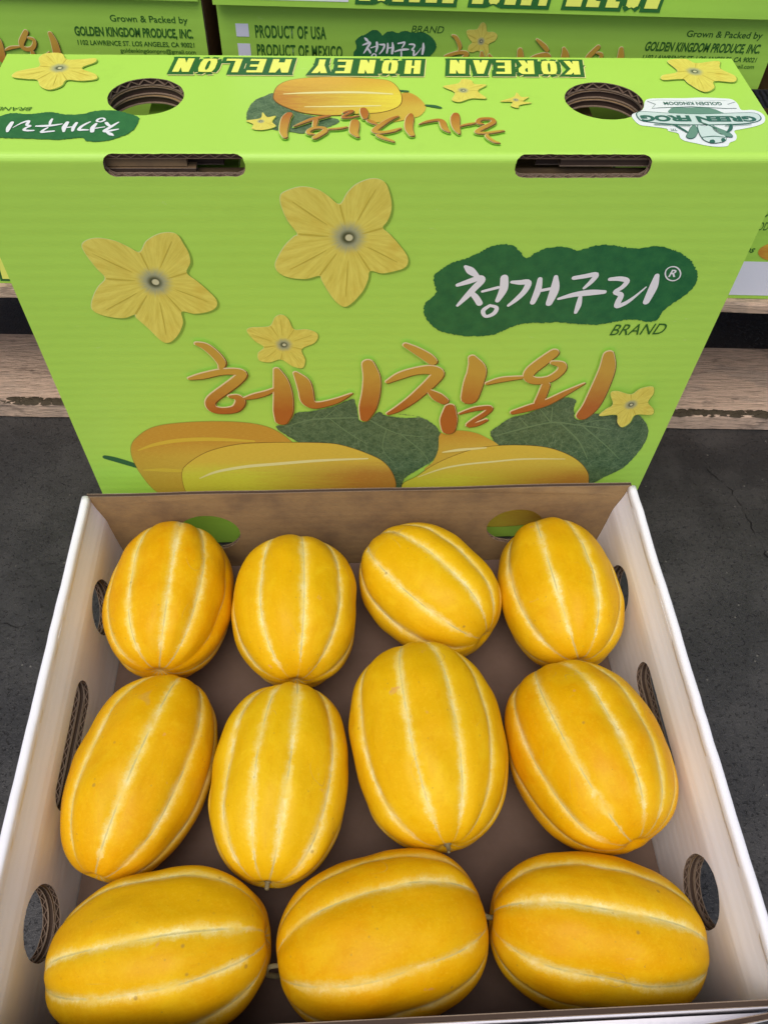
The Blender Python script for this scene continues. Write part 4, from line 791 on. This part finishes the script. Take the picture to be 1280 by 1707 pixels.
    return k.fin(c, k.math('ADD', k.math('ADD', k.math('MULTIPLY', mid, .25), k.math('MULTIPLY', fine, .12)), .22), .10)
RIND = melon_mat()
k = N('melon_stem'); STEM = k.fin(k.mix(k.noise(300, 3, .6, k.obj()), (.30, .26, .14, 1), (.14, .12, .06, 1)), .8, .2)
MLAB = {'m1': 'yellow melon in the back left corner of the tray with a brown scratch', 'm2': 'second melon from the left in the back row, standing upright with three pale stripes',
 'm3': 'melon lying diagonally in the back row, third from the left', 'm4': 'melon in the back right corner under the round vent with printed fruit behind it',
 'm5': 'long slanted melon against the left wall in the middle row', 'm6': 'pale yellow melon with close stripes, second from the left in the middle row',
 'm7': 'largest oval melon in the middle row, third from the left', 'm8': 'plump orange melon against the right wall in the middle row',
 'm9': 'melon lying crosswise in the front left corner', 'm10': 'broad orange melon with a curled dry stem, middle of the front row', 'm11': 'melon lying crosswise in the front right corner with faint pink scars'}
SI = {'m1': 1, 'm10': .75, 'm8': .85, 'm5': .9}
HUE = {'m1': .15, 'm2': .75, 'm3': .8, 'm4': .6, 'm5': .3, 'm6': 1.0, 'm7': .75, 'm8': .05, 'm9': .5, 'm10': .1, 'm11': .3}
def melon(d):
    key, X, Y, Z, A, r, az, el, st = d
    rs = random.Random(key)
    a = Vector((math.cos(az)*math.cos(el), math.sin(az)*math.cos(el), math.sin(el)))
    u = (Vector((0, 0, 1))-a*a.z).normalized(); s = a.cross(u)
    angs = sorted(st); gap = (angs[-1]-angs[0])/max(1, len(angs)-1); gap = max(.5, min(.9, gap))
    rest = 2*math.pi-(angs[-1]-angs[0]); nh = max(3, round(rest/gap)-1)
    full = angs+[angs[-1]+rest*(i+1)/(nh+1)+rs.uniform(-.05, .05) for i in range(nh)]
    ints = [1.0 if q < len(angs) else .8 for q in range(len(full))]
    if key == 'm1': ints[0] = .0      # its right-hand groove carries no pale stripe
    nu, nv = 288, 110; V = []; F = []; SD = []; TT = []; SS = []
    se = rs.uniform(0, 50)
    for j in range(nv+1):
        th = math.pi*j/nv; ct, sn = math.cos(th), math.sin(th); e = 2/2.34
        xa = math.copysign(abs(ct)**e, ct)*A*.985; rad = r*.985*abs(sn)**e
        egg = 1+.025*math.sin(se)*ct
        for i in range(nu):
            ph = 2*math.pi*i/nu; bd = 9; bi = 0
            for q, an in enumerate(full):
                dd = abs((ph-an+math.pi) % (2*math.pi)-math.pi)
                if dd < bd: bd = dd; bi = q
            dist = bd*max(rad, .0001)
            gr = math.exp(-(dist/.0045)**2)*.0011+math.exp(-(dist/.0016)**2)*.0004
            pole = min(1, rad/(r*.35)); pf = min(1, rad/(r*.62))**1.5; 
            lob = (.015*(1-math.exp(-(bd/.24)**2))-.007)*pf
            nzv = .0026*noise.noise(Vector((xa*22+se, math.cos(ph)*1.3, math.sin(ph)*1.3)))+.0011*noise.noise(Vector((xa*50+se, math.cos(ph)*3, math.sin(ph)*3)))
            rr = rad*egg*(1+lob)+nzv*pole-gr*pf
            # dimple at the poles
            xx = xa-math.copysign(.0030*math.exp(-(rad/.006)**2), xa)
            p = a*xx+u*(rr*math.cos(ph))+s*(rr*math.sin(ph))
            V.append(p); SD.append(dist); TT.append(abs(math.cos(th))); SS.append(ints[bi])
    for j in range(nv):
        for i in range(nu):
            q = j*nu+i; q2 = j*nu+(i+1) % nu; F.append((q, q2, q2+nu, q+nu))
    # local x along the melon so that the rind grain follows it
    B = Matrix((a, u, s)).transposed().to_4x4(); B.translation = Vector((X, Y, Z+.001)); Bi = Matrix((a, u, s))
    me = bpy.data.meshes.new('melon'); me.from_pydata([tuple(Bi @ v) for v in V], [], [tuple(reversed(f)) for f in F]); me.update()
    for nm, dat in (('sd', SD), ('tt', TT), ('si', SS), ('hue', [HUE.get(key, .4)]*len(SD))):
        t_ = me.attributes.new(nm, 'FLOAT', 'POINT'); t_.data.foreach_set('value', [x*(SI.get(key, 1) if nm == 'si' else 1) for x in dat])
    o = link('melon', me, (RIND,), None, True); o.matrix_world = B
    tag(o, MLAB[key], 'melon', 'yellow striped melons in the tray')
    return o, A
def stem(par, pts, r0, r1, name='stem'):
    V = []; F = []; P = catmull(pts, 6, False); n = 8
    for i, p in enumerate(P):
        p = Vector(p); q = Vector(P[min(len(P)-1, i+1)])-Vector(P[max(0, i-1)]); q.normalize()
        t = Vector((0, 0, 1)) if abs(q.z) < .9 else Vector((1, 0, 0)); e1 = q.cross(t).normalized(); e2 = q.cross(e1); rr = r0+(r1-r0)*i/(len(P)-1)
        if i == 0: rr *= 1.5
        for k_ in range(n): a = 2*math.pi*k_/n; V.append(p+e1*math.cos(a)*rr*(1+.15*math.sin(k_*3))+e2*math.sin(a)*rr)
        if i:
            for k_ in range(n): x = (i-1)*n+k_; y = (i-1)*n+(k_+1) % n; F.append((x, y, y+n, x+n))
    F += [tuple(range(n)), tuple(reversed(range(len(V)-n, len(V))))]
    return pyd(name, V, F, (STEM,), par, True)
for d in ART['melons']:
    o, A = melon(d)
    if d[0] == 'm10': stem(o, [(A-.003, 0, 0), (A+.004, -.002, .001), (A+.0065, -.009, -.001), (A+.003, -.016, -.002), (A+.001, -.020, -.002)], .0013, .0017)
    if d[0] == 'm7': stem(o, [(A-.003, 0, 0), (A, .001, 0), (A+.002, .003, .0005)], .0016, .0010)
    if d[0] == 'm11': stem(o, [(A-.003, 0, 0), (A+.001, .0, 0), (A+.004, .001, .001)], .0014, .0018)
    if d[0] == 'm6': stem(o, [(A-.003, 0, 0), (A+.0005, 0, 0), (A+.0015, 0, 0)], .0016, .0012)
